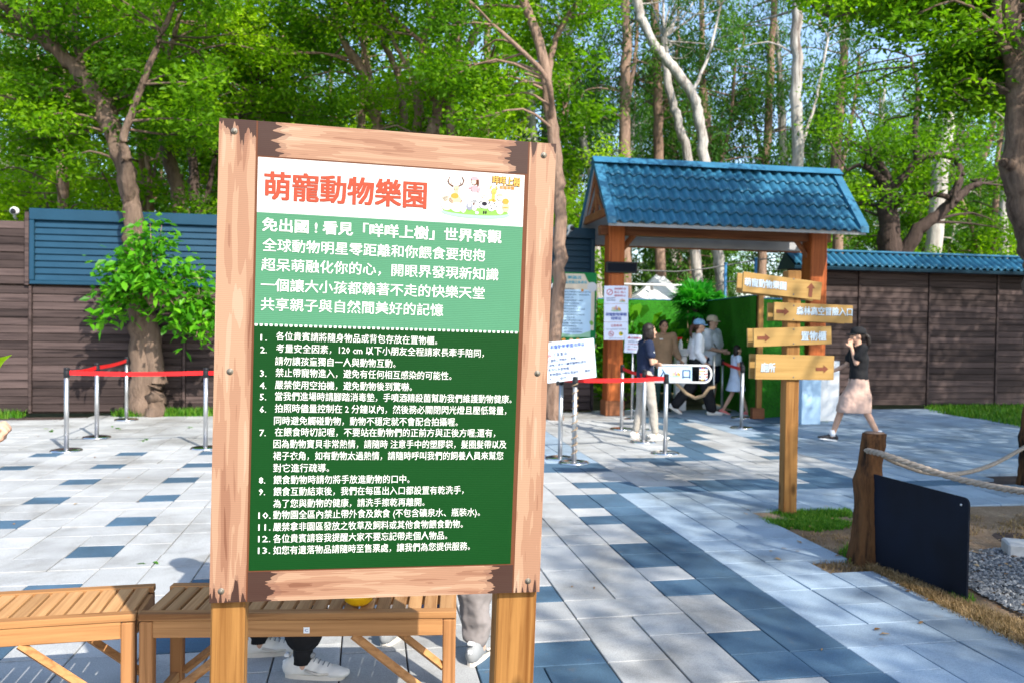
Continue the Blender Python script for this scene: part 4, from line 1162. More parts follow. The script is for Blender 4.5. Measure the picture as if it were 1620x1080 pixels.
for k, x, y, lab in posts:
    P = gnd(x, y - 3)
    if k == 'f': o = post_proto(.95, True, True)
    elif proto is None: o = proto = post_proto()
    else: o = copy_tree(proto)
    o.name = 'queue_post'
    o.location = (P[0], P[1], 0.001); o.rotation_euler.z = rng.uniform(0, 1)
    tag(o, lab, 'queue post', 'steel queue posts'); qp[k] = Vector((P[0], P[1], 0))
thin = gnd(1128, 655); q = empty('queue_pole', (thin[0], thin[1], 0), 'tall slim steel pole at the rounded end of the entrance bar', 'pole')
MB().tube([(0, 0, 0), (0, 0, 1.04)], .024, 14).obj('pole', M['steel'], q); MB().lathe([(.14, 0), (.14, .01), (.04, .022)], 28).obj('base', M['chrome'], q)
def belt(a, b, label, za=.90, zb=.90, sag=.015):
    A, B = qp[a] + Vector((0, 0, za)), qp[b] + Vector((0, 0, zb)); d_ = (B - A); d_.z = 0; L = d_.length; d_.normalize()
    A2, B2 = A + d_ * .03, B - d_ * .03
    V, F = [], []; n = 14; nn = Vector((-d_.y, d_.x, 0)) * .0012
    for i in range(n + 1):
        f = i / n; p = A2.lerp(B2, f) + Vector((0, 0, -sag * 4 * f * (1 - f)))
        for o_ in (-nn, nn): V += [p + o_ + Vector((0, 0, -.024)), p + o_ + Vector((0, 0, .024))]
    for i in range(n):
        q_ = i * 4; F += [(q_, q_ + 4, q_ + 5, q_ + 1), (q_ + 3, q_ + 7, q_ + 6, q_ + 2), (q_ + 1, q_ + 5, q_ + 7, q_ + 3), (q_ + 2, q_ + 6, q_ + 4, q_)]
    tag(MB().add(V, F).obj('barrier_belt', M['red']), label, 'barrier belt', 'red belts between the queue posts')
belt('a', 'd', 'long level red belt on the left running behind the notice board edge')
belt('a', 'b', 'short red belt between the two nearer left queue posts')
belt('b', 'c', 'short red belt rising towards the post by the thick trunk')
belt('e', 'i', 'long red belt under the tilted white notice')
belt('g', 'i', 'red belt slanting across the woman with folded arms', .9, .9, .03)
belt('j', 'k', 'short red belt in front of the child')
belt('d', 'e', 'red belt stretched behind the notice board between its two sides')

# ------------------------------------------------------------------ tilted queue notice
def framed(px4, Dl, Dr, name, label, cat, mat, th=.006):
    """a thin rectangular sheet whose left edge stands Dl and right edge Dr metres away"""
    tl, tr = np.array(atD(*px4[0], Dl)), np.array(atD(*px4[1], Dr)); bl = np.array(atD(*px4[3], Dl)); br = np.array(atD(*px4[2], Dr))
    c = (tl + tr + bl + br) / 4; ex = ((tr - tl) + (br - bl)); w_ = np.linalg.norm(ex) / 2; ex /= np.linalg.norm(ex)
    ez = ((tl - bl) + (tr - br)); h_ = np.linalg.norm(ez) / 2; ez /= np.linalg.norm(ez); ez = ez - ex * (ex @ ez); ez /= np.linalg.norm(ez); ey = np.cross(ez, ex)
    r = empty(name, c, label, cat)
    r.matrix_world = Matrix([[ex[i], ey[i], ez[i], c[i]] for i in range(3)] + [[0, 0, 0, 1]])
    MB().box((0, th / 2, 0), (w_, th, h_), .0015).obj('sheet', mat, r)
    return r, w_, h_
M['p_paleblue'] = paint('pale_print', (.62, .72, .83), .4, .03)
M['p_lilac'] = paint('pale_lilac_print', (.66, .70, .84), .4, .03)
r, W_, H_ = framed([(866, 542), (937, 535), (946, 596), (862, 606)], 8.85, 9.15, 'queue_notice', 'tilted white queue notice tied on two queue posts right of the notice board', 'notice', M['p_paleblue'])
def tl_(r, W_, H_, body, x0, x1, y, h, ink, bold=.03, nm='lettering'):
    text(body, (x0 - .5) * W_, (x1 - .5) * W_, (.5 - y) * H_, h * H_, M[ink], r, .0015, bold, 1, nm)
tl_(r, W_, H_, '萌寵動物樂園排隊區', .10, .80, .13, .12, 'i_blue', .05)
tl_(r, W_, H_, '咩咩', .02, .08, .2, .06, 'i_orange'); tl_(r, W_, H_, '排隊', .02, .11, .34, .085, 'i_red')
tl_(r, W_, H_, '注意事項:', .14, .44, .32, .10, 'i_dkblue', .045)
for k, (b_, x1) in enumerate([('入園禁止帶飲料、食物。', .62), ('請每人票券手續帶寵物和提袋，可', .93), ('將背包放置物櫃。', .47), ('動物園區內無設置廁所，入園前可', .94), ('先行上廁所。', .42)]):
    tl_(r, W_, H_, b_, .03 + .02 * (k % 2), x1, .46 + .115 * k, .085, 'i_dkblue', .045)
b = MB()
for x in (-.30, .05): b.box((x * W_, .0, -H_ * .53), (.03, .03, .05), .004)
b.obj('clip', M['black'], r)

# ------------------------------------------------------------------ posters at the gate
pr2, W_, H_ = framed([(876, 431), (944, 431), (942, 546), (870, 543)], 13.5, 13.62, 'rules_poster', 'tall green and cream rules poster hung on the teal panel left of the gate', 'poster', M['i_green'])
poly([(-.46 * W_, -.30 * H_), (-.44 * W_, .30 * H_), (-.30 * W_, .36 * H_), (-.22 * W_, .48 * H_), (.22 * W_, .48 * H_), (.30 * W_, .38 * H_), (.46 * W_, .28 * H_), (.46 * W_, -.30 * H_)], M['i_cream'], pr2, .0005, 'cream_shape')
poly([(-.38 * W_, -.40 * H_), (-.40 * W_, .26 * H_), (.38 * W_, .26 * H_), (.38 * W_, -.40 * H_)], M['pale_blue'], pr2, .0010, 'text_field')
disc((.40 * W_, .30 * H_), .11 * W_, M['i_ltgrey'], pr2, .0022, ry=.07 * H_); disc((-.40 * W_, .30 * H_), .13 * W_, M['i_ltgrey'], pr2, .0022, ry=.06 * H_)
disc((.18 * W_, .25 * H_), .03 * W_, M['i_orange'], pr2, .003); disc((.40 * W_, -.2 * H_), .04 * W_, M['i_grassg'], pr2, .003, ry=.035 * H_, rot=.5)
tl_(pr2, W_, H_, '樂園區', .34, .66, .075, .048, 'i_cyan', .05); tl_(pr2, W_, H_, '兒童遊園注意事項', .22, .78, .14, .042, 'i_cyan', .05)
lines = ['親愛的遊客您好:', '一、請家長全程陪同孩童並注意安全', '二、遊園時請勿奔跑、推擠及攀爬', '請依序排隊入場', '三、請勿攜帶寵物進入園區', '四、請勿餵食自備食物', '五、請保持環境整潔', '六、園區內全面禁止吸菸飲酒', '七、請遵守工作人員指示', '八、個人物品請自行妥善保管',
         '如有遺失恕不負責', '九、身體不適者請勿入園', '十、請愛護園區動物及設施', '如有損壞需照價賠償', '十一、雨天地面濕滑請小心', '十二、緊急事件請洽服務台', '感謝您的配合']
for k, b_ in enumerate(lines): tl_(pr2, W_, H_, b_, .14 if k else .1, .16 + .045 * len(b_), .235 + .0395 * k, .022, 'i_dkblue', .02)
poly([(-.38 * W_, -.40 * H_), (-.38 * W_, -.33 * H_), (-.1 * W_, -.37 * H_), (.15 * W_, -.36 * H_), (.38 * W_, -.31 * H_), (.38 * W_, -.40 * H_)], M['i_mintl'], pr2, .0021, 'printed_hills')
for x, c_ in ((-.22, 'i_orange'), (-.05, 'i_tan'), (.10, 'i_orange'), (.25, 'i_brown')): disc((x * W_, -.435 * H_), .045 * W_, M[c_], pr2, .003, ry=.022 * H_)

def ring(c, r1, r2, mat, par, dp):
    n = 20; V = [(c[0] + q_ * math.cos(2 * math.pi * i / n), -dp, c[1] + q_ * math.sin(2 * math.pi * i / n)) for q_ in (r1, r2) for i in range(n)]
    MB().add(V, [(i, n + i, n + (i + 1) % n, (i + 1) % n)[::-1] for i in range(n)]).obj('printed_ring', mat, par)
def bar(c, L, w_, ang, mat, par, dp):
    ca_, sa_ = math.cos(ang), math.sin(ang)
    poly([(c[0] + x * ca_ - y * sa_, c[1] + x * sa_ + y * ca_) for x, y in ((-L, -w_), (L, -w_), (L, w_), (-L, w_))], mat, par, dp, 'printed_bar')
def mini_pic(c, s, par, dp):
    disc((c[0], c[1] - .45 * s), s * 1.3, M['i_mintl'], par, dp, ry=.22 * s)
    for k, (dx_, dy_, rx, ry, m_) in enumerate(((-.8, 0, .3, .5, 'i_cream'), (-.35, .05, .25, .45, 'i_tan'), (0, .25, .2, .6, 'i_pink'), (.3, -.1, .3, .3, 'i_grey'), (.6, .1, .2, .45, 'i_gold'), (.9, -.1, .22, .35, 'i_orange'))):
        disc((c[0] + dx_ * s, c[1] + dy_ * s), rx * s, M[m_], par, dp + .0003 * (k + 1), ry=ry * s, n=10)
def sheet3(px4, kind, label):
    r, W_, H_ = framed(px4, 13.28, 13.30, 'poster', label, 'poster', M['p_lilac'])
    if kind == 0:
        ring((-.27 * W_, .14 * H_), .13 * W_, .10 * W_, M['i_red'], r, .0015); bar((-.27 * W_, .14 * H_), .10 * W_, .012 * W_, R_(45), M['i_red'], r, .0017)
        for k, b_ in enumerate(('請勿攜帶外食', '禁止 進入', '寵物禁止')): tl_(r, W_, H_, b_, .42, .90, .18 + .19 * k, .12, 'i_red', .03)
        for k, b_ in enumerate(('感謝您的配合', '動物樂園')): tl_(r, W_, H_, b_, .10, .46, .70 + .12 * k, .07, 'i_dkblue', .02)
        mini_pic((.25 * W_, -.33 * H_), .10 * W_, r, .0015)
    elif kind == 1:
        mini_pic((0, .22 * H_), .17 * W_, r, .0015); tl_(r, W_, H_, '萌寵動物樂園', .07, .93, .60, .19, 'i_blue', .05); tl_(r, W_, H_, '排隊區', .28, .72, .82, .19, 'i_blue', .05)
    elif kind == 2:
        tl_(r, W_, H_, '注意事項', .28, .74, .2, .13, 'i_red', .04); tl_(r, W_, H_, '請勿吸菸飲食 保持整潔', .10, .92, .40, .06, 'i_dkblue', .02)
        ring((-.20 * W_, -.15 * H_), .11 * W_, .085 * W_, M['i_red'], r, .0015); bar((-.20 * W_, -.15 * H_), .085 * W_, .012 * W_, R_(-45), M['i_red'], r, .0017); bar((-.20 * W_, -.17 * H_), .05 * W_, .012 * W_, 0, M['i_black'], r, .0016)
        disc((.20 * W_, -.15 * H_), .085 * W_, M['i_yellow'], r, .0015); disc((.23 * W_, -.13 * H_), .06 * W_, M['i_green'], r, .0018, ry=.03 * W_)
        tl_(r, W_, H_, '感謝您的配合與支持', .2, .75, .90, .05, 'i_dkblue', .02)
    else:
        poly([(-.36 * W_, .28 * H_), (-.24 * W_, .42 * H_), (-.14 * W_, .28 * H_)], M['i_red'], r, .0015, 'printed_triangle'); tl_(r, W_, H_, '注意事項', .36, .95, .18, .13, 'i_red', .04)
        for k, b_ in enumerate(('請遵守現場人員指示', '依序排隊入園參觀', '請小心台階', '謝謝您的合作')): tl_(r, W_, H_, b_, .2, .88 - .06 * k, .38 + .14 * k, .07, ('i_dkblue', 'i_red')[k % 2], .02)
    return r
def z3(a, b): return 945 + a / 9, 445 + b / 9
sheet3([z3(98, 66), z3(441, 66), z3(440, 320), z3(96, 318)], 0, 'top white poster with a red prohibition ring on the left gate post')
sheet3([z3(96, 322), z3(440, 324), z3(440, 578), z3(94, 578)], 1, 'middle white poster with blue lettering on the left gate post')
sheet3([z3(94, 582), z3(440, 582), z3(438, 836), z3(92, 836)], 2, 'bottom white poster with red heading and two signs on the left gate post')
r = sheet3([z3(402, 756), z3(640, 768), z3(615, 1022), z3(372, 1008)], 3, 'small tilted white notice behind the woman with folded arms')
nn = empty('notice_stand', (r.location.x, r.location.y + .02, 0), 'thin stand carrying the small tilted notice', 'stand')
MB().tube([(0, 0, 0), (0, 0, r.location.z)], .015, 8).obj('pole', M['steel'], nn); MB().lathe([(.12, 0), (.12, .01), (.03, .02)], 20).obj('base', M['chrome'], nn)

# ------------------------------------------------------------------ entrance bar
DG = 11.9
eb = empty('entrance_bar', atD(1080, 590, DG), 'white rounded entrance bar carrying a pale blue banner and stickers', 'barrier')
def el(px, py): p = atD(px, py, DG); q = atD(1080, 590, DG); return p[0] - q[0], p[2] - q[2]
x0, z0_ = el(1030, 577); x1, _ = el(1117, 577); _, z1_ = el(1100, 604.5)
pts = [(x0, 0, z0_), (x1 - .02, 0, z0_)] + [(x1 + .10 * math.sin(a) - .02, 0, (z0_ + z1_) / 2 + (z0_ - z1_) / 2 * math.cos(a)) for a in np.linspace(.3, math.pi - .3, 8)] + [(x1 - .02, 0, z1_), (x0, 0, z1_)]
b = MB(); b.tube(pts, .015, 8); b.obj('rail_loop', M['white'], eb)
xa, za = el(1041, 579); xb, zb2 = el(1094, 603)
bn = MB().box(((xa + xb) / 2, -.018, (za + zb2) / 2), (xb - xa, .004, za - zb2)).obj('banner', M['pale_blue'], eb)
hh = za - zb2; zc_ = (za + zb2) / 2; w_ = xb - xa
text('入', xa + .05 * w_, xa + .28 * w_, zc_, hh * .62, M['i_dkblue'], eb, .0215, .05, 1, 'letters'); text('口', xa + .72 * w_, xa + .95 * w_, zc_, hh * .66, M['i_dkblue'], eb, .0215, .06, 1, 'letters')
mini_pic((xa + .51 * w_, zc_), .065, eb, .0215)
xs, zs = el(1106, 602); xe, ze_ = el(1119, 580)
pl = MB().box(((xs + xe) / 2, -.012, (zs + ze_) / 2), (xe - xs, .004, ze_ - zs - .02)).obj('sticker_plate', M['white'], eb)
for i in range(4):
    for j in range(5):
        c_ = ['i_red', 'i_blue', 'i_orange', 'i_ltgrey', 'i_brown', 'i_yellow', 'i_mintl', 'i_cream'][rng.integers(0, 8)]
        disc((xs + (xe - xs) * (i + .5) / 4, zs + (ze_ - zs) * (j + .5) / 5), (xe - xs) / 8.2, M[c_], eb, .0145, 'sticker', n=8)
gp_ = atD(1034, 590, DG); q = empty('bar_post', (gp_[0] - .02, gp_[1] + .03, 0), 'white post hinging the entrance bar, behind the woman with folded arms', 'post')
MB().tube([(0, 0, 0), (0, 0, 1.06)], .03, 12).obj('shaft', M['white'], q); MB().lathe([(.12, 0), (.12, .01), (.04, .02)], 20).obj('base', M['chrome'], q)
# tan sagging rope behind the bar
rp = [atD(x, y, D_) for x, y, D_ in ((1070, 606, 13.3), (1086, 622, 13.3), (1100, 629, 13.2), (1113, 625, 13.1), (1122, 613, 13.0), (1131, 612, 13.0))]
b = MB(); b.tube(rp, .028, 8); tag(b.obj('sagging_rope', M['rope_tan']), 'thick tan rope sagging below the entrance bar', 'rope')

# ------------------------------------------------------------------ log posts, rope, black panel, stone
def logpost(base, h, r0, lean, label):
    rt = empty('log_post', base, label, 'post')
    b = MB(); n, m = 18, 22; V, F = [], []
    for j in range(m + 1):
        f = j / m
        for k in range(n):
            a = 2 * math.pi * k / n
            rr_ = r0 * (1.32 - .46 * min(1, f * 1.3) + .10 * math.exp(-((f - .62) / .07) ** 2) * (1 + math.cos(a - 2.9)) + .04 * math.sin(3 * a + f * 5) + .03 * math.sin(7 * a + 11 * f) + rng.normal(0, .022))
            V.append((lean * f * h + rr_ * math.cos(a) + .012 * math.sin(f * 7), rr_ * math.sin(a), h * f - .03))
    for j in range(m):
        for k in range(n): F.append((j * n + k, j * n + (k + 1) % n, (j + 1) * n + (k + 1) % n, (j + 1) * n + k))
    F.append(tuple(m * n + k for k in range(n)))
    b.add(V, F, 0, True); b.obj('trunk', M['log'], rt)
    MB().lathe([(r0 * .70, 0), (r0 * .70, .006)], 18, (lean * h + .012 * math.sin(7), 0, h - .028)).obj('cut_top', M['bark_warm'], rt)
    return rt
LB = gnd(1372, 886); ld = logpost((LB[0], LB[1] + .04, 0), .86, .088, .045, 'dark brown log post left of the black panel, rope tied near its top')
LB2 = gnd(1627, 766); logpost((LB2[0], LB2[1], 0), .80, .085, 0, 'log post at the right edge of the frame where the far rope ends')
def rope(pts, r, label):
    P = [Vector(p) for p in pts]
    # resample with a spline
    Q = []
    for i in range(len(P) - 1):
        a, b_, c, d_ = P[max(i - 1, 0)], P[i], P[i + 1], P[min(i + 2, len(P) - 1)]
        for k in range(10):
            t = k / 10; Q.append(.5 * ((2 * b_) + (c - a) * t + (2 * a - 5 * b_ + 4 * c - d_) * t * t + (3 * b_ - a - 3 * c + d_) * t ** 3))
    Q.append(P[-1])
    L = [0]
    for i in range(1, len(Q)): L.append(L[-1] + (Q[i] - Q[i - 1]).length)
    rt = empty('rope', Q[0], label, 'rope'); n = int(L[-1] / .012)
    cen = [Vector([np.interp(L[-1] * i / n, L, [q_[k] for q_ in Q]) for k in range(3)]) - Q[0] for i in range(n + 1)]
    for sidx in range(3):
        pts_ = []
        for i, c in enumerate(cen):
            d_ = (cen[min(i + 1, n)] - cen[max(i - 1, 0)]).normalized(); u = d_.cross(Vector((0, 0, 1))).normalized(); v = u.cross(d_)
            a = i * .012 / (r * 5.2) * 2 * math.pi / 1.3 + sidx * 2.094
            pts_.append(c + (u * math.cos(a) + v * math.sin(a)) * r * .5)
        b = MB(); b.tube(pts_, r * .56, 6); b.obj('strand', M['rope'], rt)
rope([atD(1371, 712, 5.15), atD(1400, 719, 4.95), atD(1450, 736, 4.8), atD(1520, 758, 4.6), atD(1620, 777, 4.25), atD(1760, 790, 3.8)], .019, 'thick weathered rope running from the log post out of frame to the right')
rope([atD(1386, 713, 5.35), atD(1420, 731, 5.6), atD(1470, 747, 6.1), atD(1520, 748, 6.7), atD(1570, 734, 7.3), atD(1622, 706, 7.9)], .019, 'darker rope sagging from the log post to the far right post')
# black sheet panel
a0, a1 = gnd(1374, 886), gnd(1530, 950)
L_ = float(np.linalg.norm((a1 - a0)[:2])); bp = empty('low_barrier', (a0[0], a0[1], 0), 'low black sheet metal panel with rounded corners right of the log post', 'panel', rz=math.atan2(a1[1] - a0[1], a1[0] - a0[0]))
r_ = .035; cor = []
for (cx, cz, s_) in ((L_ - r_, .575 - r_, 0), (r_, .575 - r_, 1), (r_, r_ - .01, 2), (L_ - r_, r_ - .01, 3)):
    for k in range(5): a = math.pi / 2 * (s_ + k / 4); cor.append((cx + r_ * math.cos(a), cz + r_ * math.sin(a)))
n = len(cor); V = [(x, y, z) for y in (-.006, .006) for x, z in cor]
MB().add(V, [tuple(range(n)), tuple(range(n, 2 * n))[::-1]] + [(i, n + i, n + (i + 1) % n, (i + 1) % n) for i in range(n)]).obj('sheet', M['panel_black'], bp)
for x in (.03, L_ - .05): MB().lathe([(.008, 0), (.008, .004), (.004, .006)], 10, M=Matrix.Translation((x, -.006, .53)) @ Matrix.Rotation(R_(90), 4, 'X')).obj('rivet', M['steel'], bp)
for x in (.12, L_ - .12): MB().box((x, .02, .22), (.03, .03, .5), .003).obj('support', M['panel_black'], bp)
sB = gnd(1600, 884); q = empty('concrete_block', (sB[0] + .30, sB[1] + .10, -.03), 'pale concrete block on the gravel at the right edge', 'block', rz=R_(-18))
MB().box((0, 0, .045), (.5, .2, .13), .012).obj('block_body', M['concrete'], q)

# ------------------------------------------------------------------ trees
def np_tube(pts, rad, n=7):
    pts = np.asarray(pts, float); rad = np.asarray(rad, float)
    d = np.gradient(pts, axis=0); d /= np.linalg.norm(d, axis=1)[:, None] + 1e-9
    ref = np.where(np.abs(d[:, 2:3]) > .95, [[1., 0, 0]], [[0, 0, 1.]])
    x = np.cross(ref, d); x /= np.linalg.norm(x, axis=1)[:, None] + 1e-9
    y = np.cross(d, x); a = np.arange(n) * 2 * np.pi / n
    wob = 1 + rng.normal(0, .05, (len(pts), n))
    V = pts[:, None] + (x[:, None] * np.cos(a)[None, :, None] + y[:, None] * np.sin(a)[None, :, None]) * (rad[:, None] * wob)[..., None]
    m = len(pts); i = np.arange(m - 1)[:, None] * n; k = np.arange(n)[None]; k2 = (k + 1) % n
    F = np.stack([i + k, i + k2, i + n + k2, i + n + k], -1).reshape(-1, 4)
    return V.reshape(-1, 3), F
def spline(P, R, n):
    P = np.asarray(P, float); R = np.asarray(R, float); m = len(P)
    t = np.linspace(0, m - 1, n); o = []
    for u in t:
        i = min(int(u), m - 2); f = u - i
        a, b, c, d = P[max(i - 1, 0)], P[i], P[i + 1], P[min(i + 2, m - 1)]
        o.append(.5 * (2 * b + (c - a) * f + (2 * a - 5 * b + 4 * c - d) * f * f + (3 * b - a - 3 * c + d) * f ** 3))
    return np.array(o), np.interp(t, np.arange(m), R)
def leaves_np(centers, sig, per, L, W, droop, up=.6):
    """leaf blades around clump centres: four-cornered, folded along the midrib"""
    C = np.repeat(centers, per, 0); n = len(C)
    g_ = rng.normal(0, 1, (n, 3)); g_ /= np.linalg.norm(g_, axis=1)[:, None]; g_ *= (rng.random(n) ** .45)[:, None] * 1.5
    P = C + g_ * sig
    d = rng.normal(0, 1, (n, 3)); d[:, 2] = d[:, 2] * .5 - droop; d /= np.linalg.norm(d, axis=1)[:, None]
    nr = rng.normal(0, .6, (n, 3)); nr[:, 2] += up; s = np.cross(d, nr); s /= np.linalg.norm(s, axis=1)[:, None] + 1e-9
    l = L * rng.uniform(.6, 1.3, n)[:, None]; w_ = W * rng.uniform(.7, 1.2, n)[:, None]
    nn = np.cross(s, d)
    V = np.stack([P, P + d * l * .45 + s * w_ * .5 + nn * w_ * .12, P + d * l, P + d * l * .45 - s * w_ * .5 + nn * w_ * .12], 1).reshape(-1, 3)
    i = np.arange(n)[:, None] * 4
    F = np.concatenate([i + [[0, 1, 2]], i + [[0, 2, 3]]], 0)
    ct = np.repeat(rng.random(len(centers)), per)
    tone = np.clip(.62 * ct + .45 * rng.random(n) - .05, 0, 1)
    return V, F, np.tile(tone, 2)
def build_tree(limbs, clumps, sig, per, leaf, bark_m, leaf_m, droop=.3, twig=.012, minz=1.5, link_from=None, tip_r=.006):
    """limbs: list of (points, radii); clumps: (n,3) foliage centres, each joined to the nearest limb by a thin branch -> trunk mesh, crown mesh"""
    Vs, Fs, nb = [], [], 0
    nodes = []
    for P, R in limbs:
        Q, S_ = spline(P, R, max(8, 6 * len(P)))
        Q[1:-1] += rng.normal(0, 1, (len(Q) - 2, 3)) * (S_[1:-1] * .12)[:, None]
        V, F = np_tube(Q, S_, 9 if max(R) > .08 else 6); Vs.append(V); Fs.append(F + nb); nb += len(V)
        nodes += [(q, s_) for q, s_ in zip(Q, S_) if q[2] > minz]
    NP = np.array([q for q, _ in nodes]); NR = np.array([s_ for _, s_ in nodes])
    for c in clumps:
        dd = NP - c; dist = np.linalg.norm(dd, axis=1) + np.maximum(0, dd[:, 2]) * 1.2
        k = int(np.argmin(dist)); a = NP[k]; L = np.linalg.norm(c - a)
        if L < .15: continue
        mid = a + (c - a) * .5 + rng.normal(0, .09 * L, 3) + [0, 0, .08 * L]
        Q, S_ = spline([a, mid, c], [min(NR[k] * .55, twig + .014 * L), twig + .004 * L, tip_r], 7)
        V, F = np_tube(Q, S_, 5); Vs.append(V); Fs.append(F + nb); nb += len(V)
        for _ in range(2):
            e = c + rng.normal(0, 1, 3) * sig * .9
            Q, S_ = spline([Q[4] if len(Q) > 4 else c, (c + e) / 2, e], [twig * .6, twig * .4, .003], 4); V, F = np_tube(Q, S_, 4); Vs.append(V); Fs.append(F + nb); nb += len(V)
    tm = from_np('trunk', np.concatenate(Vs), np.concatenate(Fs), bark_m, True, link_it=False)
    L_, W_ = leaf
    V, F, T = leaves_np(np.asarray(clumps), np.asarray(sig), per, L_, W_, droop)
    cm = from_np('crown', V, F, leaf_m, False, T, link_it=False)
    return tm, cm
def ell_clumps(n, c, r, hollow=.45):
    u = rng.normal(0, 1, (n, 3)); u /= np.linalg.norm(u, axis=1)[:, None]
    return np.asarray(c) + u * (hollow + (1 - hollow) * rng.random(n) ** .6)[:, None] * np.asarray(r)
def plant_tree(name, base, tm, cm, label, group=None, rz=0, sc=1.0, cat='tree'):
    r = empty(name, base, label, cat, group, rz); r.scale = (sc, sc, sc)
    link('trunk', tm, r); tag(link('crown', cm, r), kind='stuff')
    return r
def pxpath(pts):   # (px, py, D, r) -> world points, radii
    return np.array([atD(x, y, D) for x, y, D, _ in pts]), [q[3] for q in pts]
def local_tree(name, limbs_px, clumps_w, sig, per, leaf, bark_m, leaf_m, label, **kw):
    base = np.array(atD(*limbs_px[0][0][:3])); base[2] = 0
    limbs = []
    for q in limbs_px:
        P, R = pxpath(q); limbs.append((P - base, R))
    limbs[0][0][0][2] = -.1
    cl = np.asarray(clumps_w) - base
    tm, cm = build_tree(limbs, cl, sig, per, leaf, bark_m, leaf_m, **kw)
    return plant_tree(name, base, tm, cm, label)
def W(x, y, D): return np.array(atD(x, y, D))
def pxclumps(n, x0, x1, y0, y1, D0, D1, keep=None):
    out = []
    while len(out) < n:
        x, y, D = rng.uniform(x0, x1), rng.uniform(y0, y1), rng.uniform(D0, D1)
        if keep is None or keep(x, y): out.append(atD(x, y, D))
    return np.array(out)

# the thick trunk in front of the left fence
d1 = 12.9
c1 = np.concatenate([pxclumps(70, -160, 330, -260, 130, 11.8, 14.5), pxclumps(34, 20, 330, 90, 260, 12.6, 14.6, lambda x, y: not (150 < x < 215 and y > 150)), ell_clumps(30, W(330, -220, 13), (2.2, 1.6, 1.2))])
local_tree('leaning_tree', [
    [(228, 668, d1, .25), (227, 600, d1, .225), (226, 520, d1, .22), (216, 440, d1, .18), (210, 350, d1, .15), (196, 265, d1 + .1, .14), (160, 170, d1 + .2, .15), (118, 108, d1 + .2, .12), (60, 55, d1, .09), (0, 5, d1 - .2, .07), (-60, -60, d1 - .4, .05)],
    [(196, 262, d1 + .1, .10), (178, 180, d1 + .5, .09), (150, 130, d1 + .7, .085), (128, 105, d1 + .8, .07), (120, 20, d1 + 1, .05), (150, -80, d1 + 1.2, .04)],
    [(205, 320, d1, .10), (200, 250, d1 - .3, .08), (196, 215, d1 - .4, .06), (230, 120, d1 - .5, .05), (270, 20, d1 - .5, .04), (320, -100, d1 - .4, .03)],
    [(236, 500, d1 - .05, .12), (246, 600, d1 - .06, .14), (246, 664, d1 - .06, .17)],
], c1, (.36, .36, .20), 300, (.115, .055), M['bark'], M['leaf_a'], 'thick leaning tree in front of the left fence, forking high over the teal panels')
# leafy sprouts on its trunk
def sprout(loc, n, rad, label, leafL=.18):
    r = empty('trunk_sprout', loc, label, 'plant')
    V, F, T = [], [], []
    mes = []
    for v in range(4):
        L, Wd = leafL, leafL * .52; k = []
        for (u, s_) in ((0, 0), (.3, .42), (.65, .40), (1, 0), (.65, -.40), (.3, -.42)): k.append((u * L, s_ * Wd, -.10 * L * u * u * (1 + v * .6) + abs(s_) * .18 * Wd))
        k.append((.35 * L, 0, -.01)); k.append((.68 * L, 0, -.05 * L))
        me = MB().add(k, [(0, 1, 6), (1, 2, 7, 6), (2, 3, 7), (0, 6, 5), (6, 7, 4, 5), (7, 3, 4)], 0, True).mesh('leaf', M['leaf_s'])
        at = me.attributes.new('tone', 'FLOAT', 'FACE'); at.data.foreach_set('value', np.full(len(me.polygons), .2 + .25 * v, np.float32)); mes.append(me)
    st = MB(); tips = []
    for i in range(44):
        a = rng.uniform(0, 6.28); e = rng.uniform(-.6, 1.3); l = rng.uniform(.4, 1.0)
        q = Vector((math.cos(a) * math.cos(e) * rad[0] * l, math.sin(a) * math.cos(e) * rad[1] * l - .1, math.sin(e) * rad[2] * l + .0))
        st.tube([(0, 0, -.35 * (1 if i % 2 else .3)), q * .45 + Vector((0, 0, .08)), q], [.012, .008, .004], 5); tips.append(q)
        tips.append(q * .7 + Vector((0, 0, .04)))
    st.obj('stem', M['bark_warm'], r)
    extra = int(n * 4); c_ = np.array([tips[i_] for i_ in rng.integers(0, len(tips), extra)]) + rng.normal(0, .11, (extra, 3))
    Vx, Fx, Tx = leaves_np(c_, (.02, .02, .02), 1, leafL * .9, leafL * .5, .35, 1.0)
    tag(from_np('inner_leaves', Vx, Fx, M['leaf_s'], False, Tx, r), kind='stuff')
    cnt = 0
    while cnt < n:
        q = tips[rng.integers(len(tips))]; p = q + Vector(rng.normal(0, .10, 3))
        o = link('leaf', mes[cnt % 4], r, p)
        o.rotation_euler = (rng.normal(0, .5), rng.uniform(-.1, .9), math.atan2(p.y - .05, p.x) + rng.normal(0, .7)); o.scale = [rng.uniform(.65, 1.15)] * 3
        cnt += 1
    return r
s1 = W(252, 455, 12.45)
sprout(s1 + [-.05, -.1, 0], 290, (.95, .5, 1.05), 'dense bright green sprout growing from the thick left trunk')
sprout(W(318, 505, 12.6), 120, (.5, .4, .5), 'smaller leafy sprout right of the thick trunk, partly behind the notice board')
